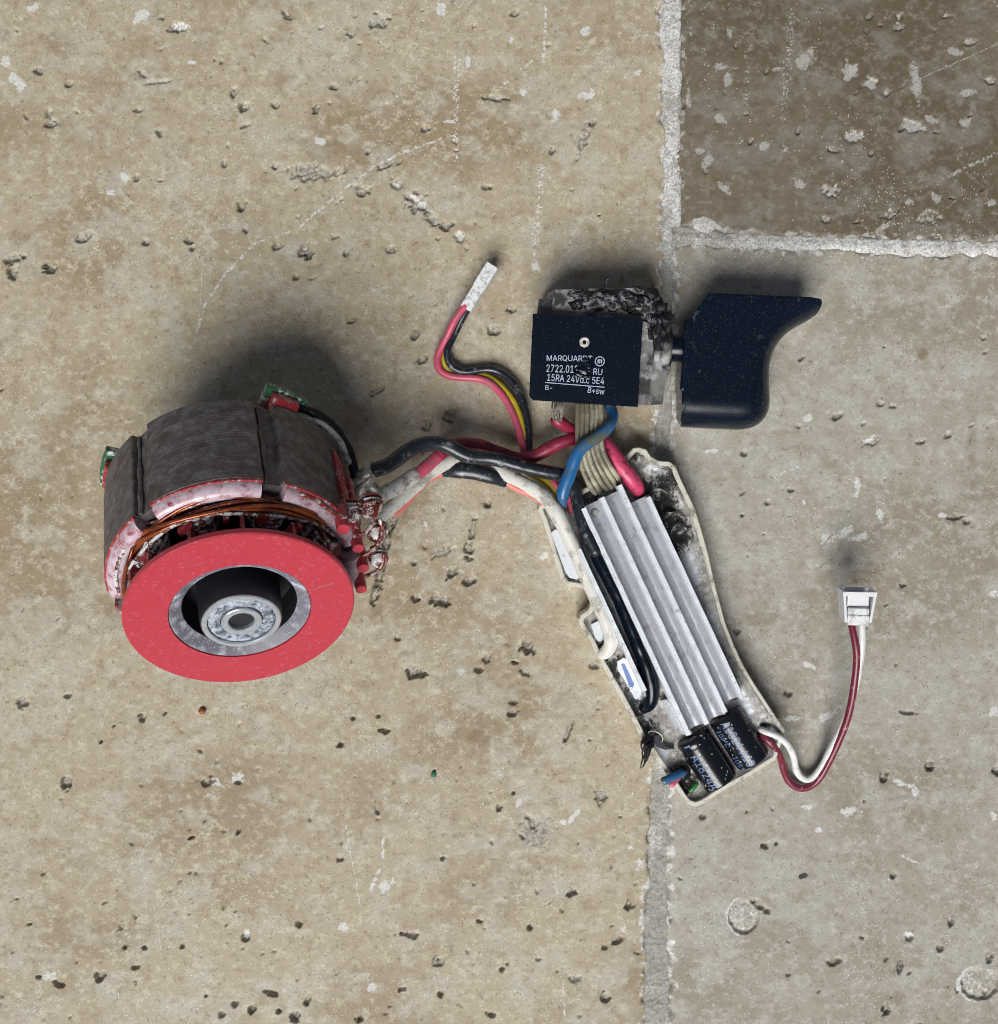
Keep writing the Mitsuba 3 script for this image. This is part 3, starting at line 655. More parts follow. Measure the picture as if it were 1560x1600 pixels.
# stator: thin steel sheets, six grooves down its side
th = np.linspace(0, 2 * np.pi, 540, endpoint=False)
deg = np.degrees(th)
off = np.abs(((deg - 53.5 + 30) % 60) - 30)
notch = 1.25 * np.clip((4.6 - off) / 0.7, 0, 1)
flat = 0.22 * np.cos(np.radians(((deg - 83.5 + 30) % 60 - 30) * 3)) - 0.1
Rth = RS - notch + flat * 0.6
lev, rad = [], []
nl = 38
pitch = (A2 - A1) / nl
for i in range(nl):
    s0 = -A2 + i * pitch
    w = 0.04 * (rng.random() - 0.5)
    for a, b in ((0.0, -0.055), (0.16, w * 0.6), (0.80, w), (0.96, -0.055)):
        lev.append(s0 + a * pitch)
        rad.append(b)
lev.append(-A1)
rad.append(-0.1)
step = np.where(np.array(lev) < -A2 + 3.3, 0.16, 0.0)
V = [np.c_[np.cos(th) * (Rth - 6), np.sin(th) * (Rth - 6), th * 0 + lev[0]]]
for s, b, q in zip(lev, rad, step):
    V.append(np.c_[np.cos(th) * (Rth + b - q), np.sin(th) * (Rth + b - q), th * 0 + s])
V.append(np.c_[np.cos(th) * (Rth - 6), np.sin(th) * (Rth - 6), th * 0 + lev[-1]])
n = len(th)
i = np.arange(n)
j = (i + 1) % n
F = []
for q in range(len(V) - 1):
    F += [np.c_[q * n + i, q * n + j, (q + 1) * n + j], np.c_[q * n + i, (q + 1) * n + j, (q + 1) * n + i]]
mput('stator_core', trimesh.Trimesh(np.vstack(V), np.vstack(F), process=False), 'laminated_steel', 20, label='dark grey stack of thin steel sheets with worn grooves')
# weld beads in two of the grooves
for a in (53.5, 113.5):
    mput('weld_bead', tube([pol(RS - 1.1, a + 2.6 + 0.15 * math.sin(s), s) for s in np.linspace(-A2 + .4, -A1 - .4, 12)], 0.42, 8, rough=0.3, seed=int(a)), 'laminated_steel')
# red insulating end frame: one lip between each pair of grooves
for k in range(6):
    a0, a1 = 53.5 + 60 * k + 5.4, 53.5 + 60 * (k + 1) - 5.4
    prof = [(RS - 0.25, -A1 + 0.02), (RS - 0.12, -A1 + 0.5), (RS - 0.35, -A1 + 0.55)]
    prof += [(RS - 2.1 + 1.75 * math.cos(t), -A1 + 0.75 + 1.9 * math.sin(t)) for t in np.linspace(0, math.pi * 0.92, 9)] + [(RS - 3.8, -A1 + 0.02)]
    mput('end_frame_lip', revolve(prof, 40, a0, a1), 'red_powdered', 40)
    mput('end_frame_edge', revolve([(RS - 0.6, -A1 + .03), (RS - 0.04, -A1 + .03), (RS - 0.02, -A1 + .62), (RS - 0.6, -A1 + .62)], 40, a0 - .4, a1 + .4), 'red_dirty', 30)
mput('end_frame', revolve([(RS - 6, -A1 - 1), (RS - 3.7, -A1 - 1), (RS - 3.7, -A1 + 1.0), (RS - 6, -A1 + 1.0)], 160), 'red_dirty')
# coils and the wires that link them
for k in range(9):
    c = 12 + 40 * k
    ms = []
    for a, (r, hgt, half) in enumerate([(18.9, 3.6, 12), (18.2, 4.4, 11.4), (17.4, 4.8, 10.8), (16.5, 4.9, 10.4), (15.6, 4.7, 10), (14.7, 4.2, 9.6), (17.9, 3.4, 11.8), (16.9, 3.9, 12.4), (15.9, 3.7, 12.2)]):
        pts = [pol(r + 0.2 * math.sin(3 * t + a), c + half * math.cos(t), -A1 - 1.5 + (hgt + 1.5) * math.sin(t) ** 0.6) for t in np.linspace(0.02, math.pi - 0.02, 11)]
        ms.append(tube(pts, 0.46, 8, 0.6))
    mput('coil', cat(ms), 'powdered_coil', 40)
for a, (r, s, t0, t1, mat) in enumerate([(20.9, -7.9, 22, 128, 'enamelled_copper'), (20.1, -7.3, 15, 132, 'enamelled_copper'), (20.5, -6.55, 18, 120, 'enamelled_copper'), (19.5, -6.3, 8, 150, 'powdered_coil'), (21.2, -8.4, 125, 172, 'powdered_coil'), (20.3, -7.6, 128, 178, 'enamelled_copper'), (20.4, -8.6, 24, 118, 'dark_copper'), (19.9, -8.0, 20, 125, 'dark_copper'), (19.6, -7.0, 12, 140, 'enamelled_copper'), (21.0, -8.9, 60, 110, 'dark_copper')]):
    pts = [pol(r + 0.35 * math.sin(0.09 * t + a * 2), t, s + 0.55 * math.sin(0.06 * t + 1.3 * a) - 2.2 * max(0, (abs(t - (t0 + t1) / 2) / ((t1 - t0) / 2)) ** 6)) for t in np.linspace(t0, t1, 22)]
    mput('link_wire', tube(pts, 0.36, 8, 0.6), mat, 40)
for a, w in ((128, 5.5), (98, 8.0), (76, 3.2), (57, 7), (36, 4), (150, 7), (172, 4)):
    ww = w / 2
    mput('guide_tab', revolve([(17.6, -9.6), (18.9, -9.6), (19.1, -5.2), (18.0, -5.0)], 10, a - ww, a + ww), 'red_dirty', 30)
# fan
fan = revolve([(RF - 0.25, 0), (RF, -0.25), (RF, -1.25), (RF - 0.2, -1.45), (10.6, -1.75), (10.6, -1.6), (12.55, -0.42), (12.62, 0)], 180)
mput('fan_hub', revolve([(11.6, -1.78), (11.6, -8.8), (10.4, -8.8), (10.4, -1.78)], 128), 'black_plastic', 30)
mput('fan_ring', fan, 'red_plastic', 30, label='flat bright red fan ring with fine scratches')
for k in range(13):
    a = 68 + 27.7 * k
    b = hull_box(11.4, 19.2, -0.38, 0.38, -5.6, -1.3, 0.15)
    b.apply_transform(trimesh.transformations.rotation_matrix(math.radians(a), [0, 0, 1]))
    mput('fan_blade', b, 'red_dirty', 30)
mput('fan_ring__scratch', tube([pol(13.0, 2, .0), pol(15, 1, .0), pol(17.5, 1.5, .0)], .05, 6), 'powdered_rim')
mput('hub_collar', revolve([(10.2, -1.9), (10.35, -2.0), (12.5, -0.37), (12.4, -0.2), (12.15, -0.25), (10.35, -1.65)], 160), 'powdered_rim', 30, label='grey collar crusted with white powder')
mput('rotor', revolve([(0.01, -30.5), (13.0, -30.5), (13.0, -8.4), (0.01, -8.4)], 96), 'black_plastic', 30)
mput('bearing_seat', revolve([(0.01, -8.5), (7.6, -8.5), (7.3, 0.2), (7.16, 1.9), (7.02, 2.0), (7.0, 1.35), (0.01, 1.35)], 96), 'black_plastic', 30)
mput('bearing', revolve([(6.05, 0.9), (6.98, 0.9), (6.98, 2.0), (6.8, 2.2), (6.15, 2.2), (6.0, 2.05)], 128), 'bearing_steel', 30)
mput('bearing', revolve([(3.7, 0.9), (5.9, 0.9), (5.85, 1.7), (5.5, 1.98), (4.0, 1.98), (3.75, 1.75)], 128), 'powdered_shield', 30)
mput('bearing', revolve([(2.3, 0.6), (3.55, 0.6), (3.55, 2.1), (3.4, 2.22), (2.5, 2.22), (2.3, 2.0)], 96), 'bearing_steel', 30)
mput('shaft', revolve([(0.01, -32), (2.25, -32), (2.25, 1.0), (2.0, 1.25), (0.35, 1.25), (0.2, 1.1), (0.01, 1.1)], 64), 'shaft_steel', 30)
mput('shaft', revolve([(0.01, -56.0), (1.9, -56.0), (2.4, -55.4), (2.4, -31), (0.01, -31)], 48), 'shaft_steel', 30)
for txt, a in (('C22', 48), ('5', 20), ('BE', 150)):
    t = lettering(txt, 1.35, 1.0 * len(txt), True)
    v = np.array(t.vertices)
    A = math.radians(a) - v[:, 0] / 4.8
    rr = 4.1 + v[:, 1]
    mput('bearing__lettering', trimesh.Trimesh(np.c_[rr * np.cos(A), rr * np.sin(A), 1.99 + v[:, 2]], t.faces, process=False), 'powdered_rim', False)
# rear end frame, circuit board with two ears
mput('rear_frame', revolve([(11, -A2 - 2.0), (20.6, -A2 - 2.0), (21.6, -A2 - .02), (11, -A2 - .02)], 128), 'red_dirty', 30)
mput('circuit_board', revolve([(8, -A2 - 4.4), (19.2, -A2 - 4.4), (19.2, -A2 - 3.0), (8, -A2 - 3.0)], 128), 'circuit_board', 30)
for a0, a1, ro in ((138, 160, 23.9), (31, 52, 24.3)):
    mput('board_ear', revolve([(17, -A2 - 4.6), (ro, -A2 - 4.6), (ro + .15, -A2 - 4.0), (ro, -A2 - 3.2), (17, -A2 - 3.2)], 24, a0, a1), 'circuit_board', 30)
    mput('rear_tab', revolve([(18, -A2 - 3.1), (ro - .5, -A2 - 3.1), (ro - .3, -A2 - 1.2), (RS - .6, -A2 - .05), (18, -A2 - .05)], 20, a0 + 5, a1 - 3), 'red_dirty', 30)
mput('board_strap', tube([pol(22.2, 34, -34.5), pol(23.6, 22, -34.6), pol(24.3, 10, -33.5), pol(24.8, 0, -31), pol(24.6, -8, -28)], [0.9, 1.1, 1.1, 1.0, .8], 10, rough=0.15), 'soot')
mput('board_strap', tube([pol(21.6, 30, -33.0), pol(23.3, 18, -33.2), pol(24.0, 8, -32), pol(24.2, 0, -29)], [0.7, 0.8, 0.8, 0.7], 10, rough=0.15), 'powdered_sleeve')
# red strip on the steel's right flank
mput('side_strip', revolve([(RS - .3, -27.5), (RS + .55, -26.6), (RS + .8, -12), (RS + .7, -10.4), (RS - .3, -10.4)], 10, 9, 16), 'red_dirty', 30)
mput('side_strip', revolve([(RS - .3, -24), (RS + 1.1, -23.2), (RS + 1.3, -12), (RS + .7, -10.4), (RS - .3, -10.4)], 10, 1, 7), 'red_dirty', 30)
# terminal posts and hooks at the right
for (px, py, s, ln, r) in ((537, 828, -6.0, 5.5, 1.25), (560, 858, -6.4, 5.0, 1.12), (568, 889, -6.8, 5.0, 1.12), (565, 922, -6.4, 5.0, 1.1)):
    x, y = MO.at(px, py, s)
    c = revolve([(0.01, -ln), (r, -ln), (r, -0.12), (r - .12, 0), (0.01, 0)], 32)
    c.apply_translation([x, y, s])
    mput('terminal_post', c, 'red_plastic', 30)
for k, (px, py, s, rx, ry, rz) in enumerate(((578, 792, -13, 2.2, 1.6, 2.6), (588, 832, -11.5, 1.9, 1.8, 2.3), (590, 872, -11, 1.7, 1.7, 2.2), (548, 800, -12, 2.0, 1.5, 2.5))):
    x, y = MO.at(px, py, s)
    mput('wound_lead', lump((x, y, s), rx, ry, rz, k + 3, 0.22, 1.3), 'powdered_coil')
    for t in range(3):
        pts = [(x + (rx + .12) * math.cos(a + t * .3), y + (ry + .12) * math.sin(a + t * .3), s - rz * .6 + 0.9 * t + .25 * math.sin(a * 2)) for a in np.linspace(-2.6, 1.9, 12)]
        mput('wound_lead__strand', tube(pts, 0.30, 8, 0.4), 'dark_copper' if t != 1 else 'powdered_coil')
for k, pts in enumerate((((552, 838, -7.5), (575, 828, -8), (586, 806, -9.5), (590, 790, -11)), ((566, 868, -7.8), (590, 850, -8.4), (597, 830, -9.8), (594, 812, -11)), ((572, 900, -8), (594, 888, -9), (600, 866, -10)), ((541, 808, -8), (520, 800, -7.5), (500, 785, -7), (470, 772, -7)))):
    mput('hook_wire', tube([np.r_[MO.at(a, b, s), s] for a, b, s in pts], 0.42, 10, 0.4), 'dark_copper')
# solder lugs from the winding ends to the wires
for k, (pts, r) in enumerate((([(548, 752, 17), (562, 745, 18), (576, 738, 18.5), (586, 732, 18)], [1.6, 1.5, 1.5, 1.5]), ([(560, 772, 16), (572, 752, 17.5), (582, 742, 18)], [1.7, 1.6, 1.2]), ([(566, 790, 15), (580, 778, 16), (596, 768, 15.5)], [1.5, 1.5, 1.4]), ([(588, 800, 14), (592, 785, 15), (585, 765, 16), (572, 757, 16.5)], [.7, .9, 1.2, 1.4]), ([(556, 758, 16), (552, 775, 15.5), (556, 790, 15)], [1.9, 1.7, 1.4]))):
    put(em + 'solder_lug', wire_px(pts, r, rough=0.25, seed=k, flat=0.8), 'tinned_metal')

# ------------------------------------------------------------------ trigger switch
nS = np.array([-0.05, -0.10, 1.0])
SW = frame_from(W(915, 562, 16.6), nS, [math.cos(math.radians(-2.7)), math.sin(math.radians(-2.7)), 0])
name_thing('trigger_switch', 'near black trigger switch with white printed label and curved trigger', 'trigger switch')
ts = 'trigger_switch__'


def sput(name, mesh, mat, smooth=30, **k):
    return put(ts + name, mesh, mat, smooth, SW, **k)


sput('cover', prism(SW.poly([(833, 490), (1005, 498), (997, 636), (833, 625.5), (827, 619)], 0), -7.5, 0, 0.22), 'dark_plastic', label='flat near black cover with white print')
back = [(838, 500), (842, 467), (851, 465), (859, 453), (925, 450), (985, 452), (1031, 461), (1038, 472), (1047, 492), (1046, 560), (1036, 632), (990, 634), (840, 622)]
sput('housing', prism(SW.poly(back, -5.5), -15.2, -5.5, 0.4), 'greasy_plastic', label='grey greasy housing behind the cover')
sput('housing', prism(SW.poly([(866, 451), (1000, 449), (1030, 463), (1036, 500), (860, 500)], -3.5), -14.5, -3.5, 0.6), 'greasy_plastic')
sput('housing', prism(SW.poly([(1003, 500), (1020, 506), (1022, 560), (1012, 633), (997, 634)], -2.8), -14.5, -2.8, 0.5), 'greasy_plastic')
# lumps of dark grease along the upper edge
ms = []
for (px, py, rx, ry, rz, sd) in ((935, 470, 3.4, 2.0, 2.4, 1), (962, 468, 3.6, 2.2, 2.8, 2), (990, 474, 3.0, 2.2, 2.6, 3), (1015, 478, 2.6, 2.6, 2.4, 4), (900, 476, 1.6, 1.2, 1.4, 5), (1028, 505, 2.0, 3.2, 2.2, 6), (910, 460, 2.8, 1.0, 1.6, 7), (1022, 525, 1.4, 2.0, 1.5, 8)):
    c = SW.at(px, py, -3.8)
    ms.append(lump((c[0], c[1], -4.0), rx, ry, rz * 0.75, sd, 0.5, 2.3))
sput('grease', cat(ms), 'grime', 40)
# torn shreds of rubber
ms = []
for (px, py, qx, qy, s, w) in ((948, 450, 946, 436, -3, .35), (946, 437, 953, 432, -2.7, .3), (1000, 452, 988, 446, -3, .9), (1012, 458, 1022, 444, -3, .8), (1020, 462, 1003, 447, -2.8, 1), (1022, 460, 1024, 450, -3.5, 1.2), (1035, 497, 1056, 492, -3, 1.0), (1040, 500, 1047, 485, -3, 1.0), (1038, 500, 1050, 500, -2.6, 1.1), (1030, 480, 1043, 474, -3, 1.2), (1018, 520, 1030, 500, -1.6, .5), (1025, 545, 1034, 510, -1.8, .7), (1018, 528, 1012, 512, -1.6, .6)):
    a, b = SW.at(px, py, s), SW.at(qx, qy, s)
    ms.append(tube([[a[0], a[1], s], [(a[0] + b[0]) / 2 + .15, (a[1] + b[1]) / 2 - .1, s + .3], [b[0], b[1], s + .5]], [w, w * .7, .08], 7, 0.3, rough=.2, seed=int(px)))
sput('torn_rubber', cat(ms), 'soot', 40, kind='stuff')
# moulded collar and plunger
c0 = SW.at(1020, 548, -9.0)
x0, y0 = c0
prof = [(0.01, 0), (5.0, 0), (5.2, 1.0), (4.9, 1.6), (5.1, 2.2), (5.0, 3.2), (4.5, 3.6), (3.4, 3.6), (3.2, 2.6), (0.01, 2.6)]
col = revolve(prof, 64)
rotx = trimesh.transformations.rotation_matrix(math.pi / 2, [0, 1, 0])
col.apply_transform(rotx)
col.apply_translation([x0, y0, -9.0])
sput('collar', col, 'greasy_plastic')
pl = revolve([(0.01, 0), (2.9, 0), (2.9, 10), (0.01, 10)], 40)
pl.apply_transform(rotx)
pl.apply_translation([x0, y0 + .8, -9.2])
sput('plunger', pl, 'dark_plastic')
# pin, melted spot, lettering
c = SW.at(913.5, 534.5, 0)
pin = revolve([(0.01, -.3), (1.0, -.3), (1.0, .05), (.85, .16), (.7, .12), (.35, -.02), (0.01, .0)], 40)
pin.apply_translation([c[0], c[1], 0])
sput('pin', pin, 'powdered_sleeve')
ms = []
for (px, py, rx, ry, sd) in ((913, 577, 1.6, 1.0, 1), (905, 583, 1.1, .65, 2), (920, 570, 1.0, 1.2, 3), (914, 588, 1.5, .35, 4), (916, 562, .6, .5, 5)):
    c = SW.at(px, py, 0)
    ms.append(lump((c[0], c[1], 0.0), rx, ry, 0.28, sd, .5, 1.6))
sput('melted_spot', cat(ms), 'dark_plastic', 40)


def print_on(frame, key, txt, p0, p1, hpx, s, mat, bold=False):
    a, b = frame.at(*p0, s), frame.at(*p1, s)
    L = np.linalg.norm(b - a)
    m = lettering(txt, hpx * K * 0.935, L, bold, 0.025)
    d = (b - a) / L
    v = np.array(m.vertices)
    xy = a + v[:, :1] * d + v[:, 1:2] * np.array([-d[1], d[0]])
    put(key, trimesh.Trimesh(np.c_[xy, v[:, 2] + s + .006], m.faces, process=False), mat, False, frame)


for txt, p0, p1, h in (('MARQUARDT', (854.5, 563.5), (925.5, 564.5), 8.6), ('2722.0121', (854, 581), (910, 583), 11.5), ('RU', (927, 585), (941, 586), 9.5), ('15RA 24Vd.c 5E4', (855, 594.5), (944, 600.5), 10.5), ('B-', (852, 609), (863, 609.5), 7), ('B+sw', (918.5, 613.5), (944, 616.5), 9)):
    print_on(SW, ts + 'cover__lettering', txt, p0, p1, h, 0, 'print_white')
a, b = SW.at(852, 597.5, 0), SW.at(945, 605, 0)
d = (b - a) / np.linalg.norm(b - a)
nn = np.array([-d[1], d[0]]) * .075
sput('cover__lettering', prism([a - nn, b - nn, b + nn, a + nn], .004, .03), 'print_white', False)
c = SW.at(937.5, 564.5, 0)
ring = revolve([(.82, .004), (.97, .004), (.97, .03), (.82, .03)], 48)
ring.apply_translation([c[0], c[1], 0])
sput('cover__emblem', ring, 'print_white', False)
print_on(SW, ts + 'cover__emblem', 'm', (934, 567.5), (941, 567.8), 8, 0, 'print_white', True)
# trigger: flat sides, deeply rounded finger curve
trig_px = [(1103, 460), (1180, 463), (1262, 467), (1279, 470), (1281, 476), (1279, 491), (1266, 500), (1249, 508), (1232, 520), (1219, 535), (1210, 553), (1206, 575), (1206, 600), (1208, 628), (1205, 643), (1197, 657), (1184, 667), (1164, 671), (1115, 669), (1067, 666), (1062, 657), (1062, 612), (1059, 611), (1067, 501), (1074, 499)]
TR = frame_from(W(1150, 565, 13.4), [0.05, -0.02, 1.0], [1, 0, 0])
outl = TR.poly(trig_px, -3)
q = outl[5:20]
t = np.r_[0, np.cumsum(np.linalg.norm(np.diff(q, axis=0), axis=1))]
curve = np.stack([np.interp(np.linspace(0, t[-1], 240), t, q[:, k]) for k in (0, 1)], 1)
for _ in range(60):
    curve[1:-1] += 0.5 * ((curve[:-2] + curve[2:]) / 2 - curve[1:-1])
tp = Polygon(np.vstack([outl[:5], curve, outl[20:]])).buffer(-0.3).buffer(0.3)
soft = LineString(curve)
tip = LineString(outl[0:5])
rest = LineString(np.vstack([outl[19:], outl[:4]]))


def trig_z(p):
    d1, d2 = edge_distance(soft, p), edge_distance(rest, p)
    R1, R2 = 5.6, 0.5
    a = np.where(d1 < R1, -R1 + np.sqrt(np.maximum(R1 ** 2 - (R1 - d1) ** 2, 0)), 0)
    b = np.where(d2 < R2, -R2 + np.sqrt(np.maximum(R2 ** 2 - (R2 - d2) ** 2, 0)), 0)
    return np.minimum(a, b)


put(ts + 'trigger', top_surface(tp, trig_z, 0.42, -11.6), 'trigger_plastic', 28, TR, label='dark blue black trigger with smooth concave finger curve')
# ------------------------------------------------------------------ controller module
name_thing('controller_module', 'cream tray of resin with ribbed aluminium heat sink and two black capacitors', 'circuit module')
cm = 'controller_module__'
tray_px = [(999, 699), (1010, 702), (1017, 713), (1030, 720), (1047, 721), (1056, 728), (1062, 744), (1085, 792), (1097, 830), (1107, 867), (1119, 920), (1133, 972), (1147, 1008), (1162, 1040), (1178, 1067), (1197, 1096), (1213, 1120), (1227, 1142), (1222, 1160), (1213, 1187), (1175, 1211), (1137, 1232), (1100, 1256), (1087, 1261), (1074, 1256), (1066, 1246), (1059, 1235), (1040, 1207), (1021, 1179), (1002, 1152), (987, 1122), (970, 1090), (954, 1062), (938, 1034), (924, 1006), (914, 988), (906, 976), (904, 968), (909, 960), (920, 953), (924, 944), (923, 932), (919, 924), (910, 919), (893, 916), (884, 914), (877, 905), (866, 872), (856, 837), (848, 812), (841, 797), (844, 789), (856, 784), (880, 778), (905, 768), (940, 748), (966, 728), (980, 711), (990, 700)]
tray_o = Polygon([W(x, y, 6.5)[:2] for x, y in tray_px]).buffer(.4).buffer(-.4)
inner = tray_o.buffer(-0.95)
wall = tray_o.difference(inner)
w1 = trimesh.creation.extrude_polygon(wall, 6.0, engine='earcut')
w1.apply_translation([0, 0, 0.3])
w2 = trimesh.creation.extrude_polygon(tray_o.buffer(-.14).difference(tray_o.buffer(-.82)), 0.35, engine='earcut')
w2.apply_translation([0, 0, 6.2])
fl = trimesh.creation.extrude_polygon(tray_o.buffer(-.02), 1.2, engine='earcut')
fl.apply_translation([0, 0, 0.25])
put(cm + 'tray', cat([w1, w2, fl]), 'cream_plastic', 30, label='cream plastic tray with dirty rim')
hot = [(1046, 793, 7, 5), (1062, 835, 8, 9), (1058, 812, 5, 5), (1030, 775, 8, 6), (1002, 1140, 10, 12), (940, 1020, 8, 10), (1072, 1225, 9, 8)]


def resin_z(p):
    d = edge_distance(inner.exterior, p)
    P = np.c_[p, p[:, 0] * 0]
    z = 4.9 + 0.9 * (meshkit.fbm(P * .22, 3, 3) - .5) + 0.45 * (meshkit.fbm(P * 1.1, 3, 5) - .5)
    z = z + 1.1 * np.exp(-d / 0.7)
    for (x, y, rx, ry) in hot:
        c = W(x, y, 5)
        e = ((p[:, 0] - c[0]) / (rx * K)) ** 2 + ((p[:, 1] - c[1]) / (ry * K)) ** 2
        z = z - 0.9 * np.exp(-e) + 0.5 * np.exp(-((np.sqrt(e) - 1.7) / .5) ** 2)
    # the right flank rises towards the rim
    c = W(1085, 880, 5)
    z = z + 1.0 * np.exp(-(((p[:, 0] - c[0]) * .9 + (p[:, 1] - c[1]) * .4) / 2.4) ** 2) * (p[:, 1] < W(0, 800, 5)[1])
    return z


put(cm + 'resin', top_surface(inner.buffer(.03), resin_z, 0.42, 1.3), 'cast_resin', 40, label='grey resin filling with soot and white powder')
for (x, y, r) in ((1061, 855, .75), (1034, 1092, .6), (1044, 752, .4)):
    c = W(x, y, 5.2)
    put(cm + 'bubble', lump(c, r, r, r * .7, 2, .05, 1), 'cast_resin', 40)
# heat sink
UD, VD = np.array([0.4215, -0.9068]), np.array([0.9068, 0.4215])
KF = K * (D - 11) / D
HO = W(912, 794, 11)[:2]
HS = Frame([HO[0], HO[1], 0], [VD[0], VD[1], 0], [-UD[0], -UD[1], 0], [0, 0, 1])
# local x = across, local y = up the fins (towards the wires)


def hs_profile(x0, x1, pitch, floor, top):
    xs = np.linspace(x0, x1, int((x1 - x0) / .14) + 1)
    ph = ((xs + 1e-6) % pitch) / pitch
    e = np.minimum(ph, 1 - ph) * pitch
    z = floor + 1.7 * np.exp(-(e / 0.95) ** 1.4) + .05
    return xs, z


PF = 33.2 * KF


def sink_base(x0, x1, y0, y1):
    xs, z = hs_profile(x0, x1, PF, 7.2, 11)
    n = 60
    ys = np.linspace(y0, y1, n)
    X, Y = np.meshgrid(xs, ys)
    Z = np.tile(z, (n, 1)) + 0.10 * (meshkit.fbm(np.stack([X, Y, X * 0], -1) * .6, 2, 9) - .5)
    top, _ = grid_mesh(X, Y, Z)
    side = trimesh.creation.box([x1 - x0, y1 - y0, 3.2])
    side.apply_translation([(x0 + x1) / 2, (y0 + y1) / 2, 5.6])
    ends = []
    for yy, flip in ((y0, False), (y1, True)):
        o = np.vstack([np.c_[xs, xs * 0 + yy, z], np.c_[xs, xs * 0 + yy, z * 0 + 4.0]])
        k = len(xs)
        q = np.arange(k - 1)
        f = np.vstack([np.c_[q, q + k, q + 1], np.c_[q + 1, q + k, q + k + 1]])
        ends.append(trimesh.Trimesh(o, f[:, ::-1] if flip else f, process=False))
    return cat([top, side] + ends)


put(cm + 'heat_sink', sink_base(-.55, 2 * PF + 0.6, -389 * KF, 1 * KF), 'dull_aluminium', 40, HS, label='ribbed silver aluminium heat sink')
put(cm + 'heat_sink', sink_base(2 * PF + .6, 3 * PF + .55, -374 * KF, -25 * KF), 'dull_aluminium', 40, HS)
put(cm + 'heat_sink', sink_base(-PF - .5, -.55, -312 * KF, -55 * KF), 'dull_aluminium', 40, HS)
for kf, (v, u0, u1, w) in enumerate(((-1, 55, 300, .42), (0, 0, 391, .5), (1, -3, 388, .5), (2, -9, 383, .5), (3, 27, 374, .42))):
    prof = Polygon([(-w * 1.2, 6), (w * 1.2, 6), (w * 1.15, 10.75), (w * .9, 11.0), (-w * .9, 11.0), (-w * 1.15, 10.75)])
    y0, y1 = -u1 * KF, -u0 * KF
    pts = np.array(prof.exterior.coords)[:-1]
    n = 70
    ys = np.linspace(y0, y1, n)
    rows = []
    for yy in ys:
        jz = 0.10 * (meshkit.noise(np.array([[yy * .8, kf * 5.0, 0]]))[0] - .5)
        jx = 0.07 * (meshkit.noise(np.array([[yy * .5, kf * 5.0, 9]]))[0] - .5)
        rows.append(np.c_[pts[:, 0] + v * PF + jx, np.full(len(pts), yy), pts[:, 1] + jz])
    m = len(pts)
    V = np.vstack(rows)
    i = np.arange(m)
    j = (i + 1) % m
    F = []
    for q in range(n - 1):
        F += [np.c_[q * m + i, (q + 1) * m + j, q * m + j], np.c_[q * m + i, (q + 1) * m + i, (q + 1) * m + j]]
    cap = np.array([[0, k, k + 1] for k in range(1, m - 1)])
    F += [cap, cap[:, ::-1] + (n - 1) * m]
    mm = trimesh.Trimesh(V, np.vstack(F), process=False)
    mm.fix_normals()
    put(cm + 'heat_sink__fin', mm, 'aluminium', 30, HS)
# small screw seen in the first channel
c = HS.at(930, 801, 8)
sc = lump((c[0], c[1], 7.6), .85, .85, .5, 3, .08, 1)
put(cm + 'heat_sink__rivet', sc, 'greasy_plastic', 40, HS)


def plate(px, z0, z1, mat, name, **k):
    put(cm + name, prism([W(x, y, z1)[:2] for x, y in px], z0, z1, .15), mat, 30, **k)


plate([(861, 833), (868, 827), (880, 832), (905, 896), (903, 906), (890, 903), (884, 894)], 4.0, 6.3, 'aluminium', 'metal_pad')
plate([(924, 976), (940, 968), (950, 990), (944, 1000), (936, 1003), (930, 996)], 4.0, 6.2, 'aluminium', 'metal_pad')
plate([(965, 1034), (975, 1028), (986, 1034), (1001, 1066), (1003, 1082), (999, 1092), (993, 1093), (986, 1080), (976, 1062), (966, 1048)], 4.0, 6.4, 'aluminium', 'metal_pad')
plate([(971, 1038), (976, 1036), (992, 1070), (989, 1074), (984, 1074)], 6.41, 6.5, 'sticker_blue', 'sticker')
plate([(1033, 1095), (1042, 1093), (1083, 1146), (1078, 1150), (1066, 1148), (1058, 1144)], 4.2, 7.0, 'dull_aluminium', 'metal_pad')
plate([(1016, 1152), (1030, 1148), (1040, 1166), (1055, 1170), (1040, 1172), (1028, 1168)], 4.2, 6.4, 'black_plastic', 'broken_clip')


# capacitors
def capacitor(p0, p1, half_px, words):
    z0 = 5.4
    a, b = W(*p0, 7.5), W(*p1, 7.5)
    a[2] = b[2] = z0
    d = (b - a) / np.linalg.norm(b - a)
    L = np.linalg.norm(b - a)
    r = half_px * K * (D - 7.5) / D
    key = put(cm + 'capacitor', revolve([(0.01, 0), (r - .9, 0), (r - .25, .25), (r, .9), (r, 1.5), (r - .06, 1.8), (r - .06, 2.1), (r, 2.4), (r, L - .8), (r - .25, L - .2), (r - .8, L), (0.01, L)], 72), 'capacitor_sleeve', 30,
              Frame(a, np.cross([0, 0, 1], d) * -1, [0, 0, 1.0], d))
    side = np.cross(d, [0, 0, 1.0])          # to the right when looking along d from above
    for txt, u0, u1, phi, h in words:
        m = lettering(txt, h, (u1 - u0) * L, False, 0.02)
        vv, ff = trimesh.remesh.subdivide_to_size(m.vertices, m.faces, 0.3)
        m = trimesh.Trimesh(vv, ff, process=False)
        v = np.array(m.vertices)
        # text runs along d; its capitals point round the cylinder
        ang = math.radians(phi) + v[:, 1] / r
        rr = r + .016 + v[:, 2]
        P = a + (u0 * L + v[:, :1]) * d + (rr * np.sin(ang))[:, None] * (-side) + (rr * np.cos(ang))[:, None] * np.array([0, 0, 1.0])
        put(key + '__lettering', trimesh.Trimesh(P, m.faces, process=False), 'print_blue', False)
    return key


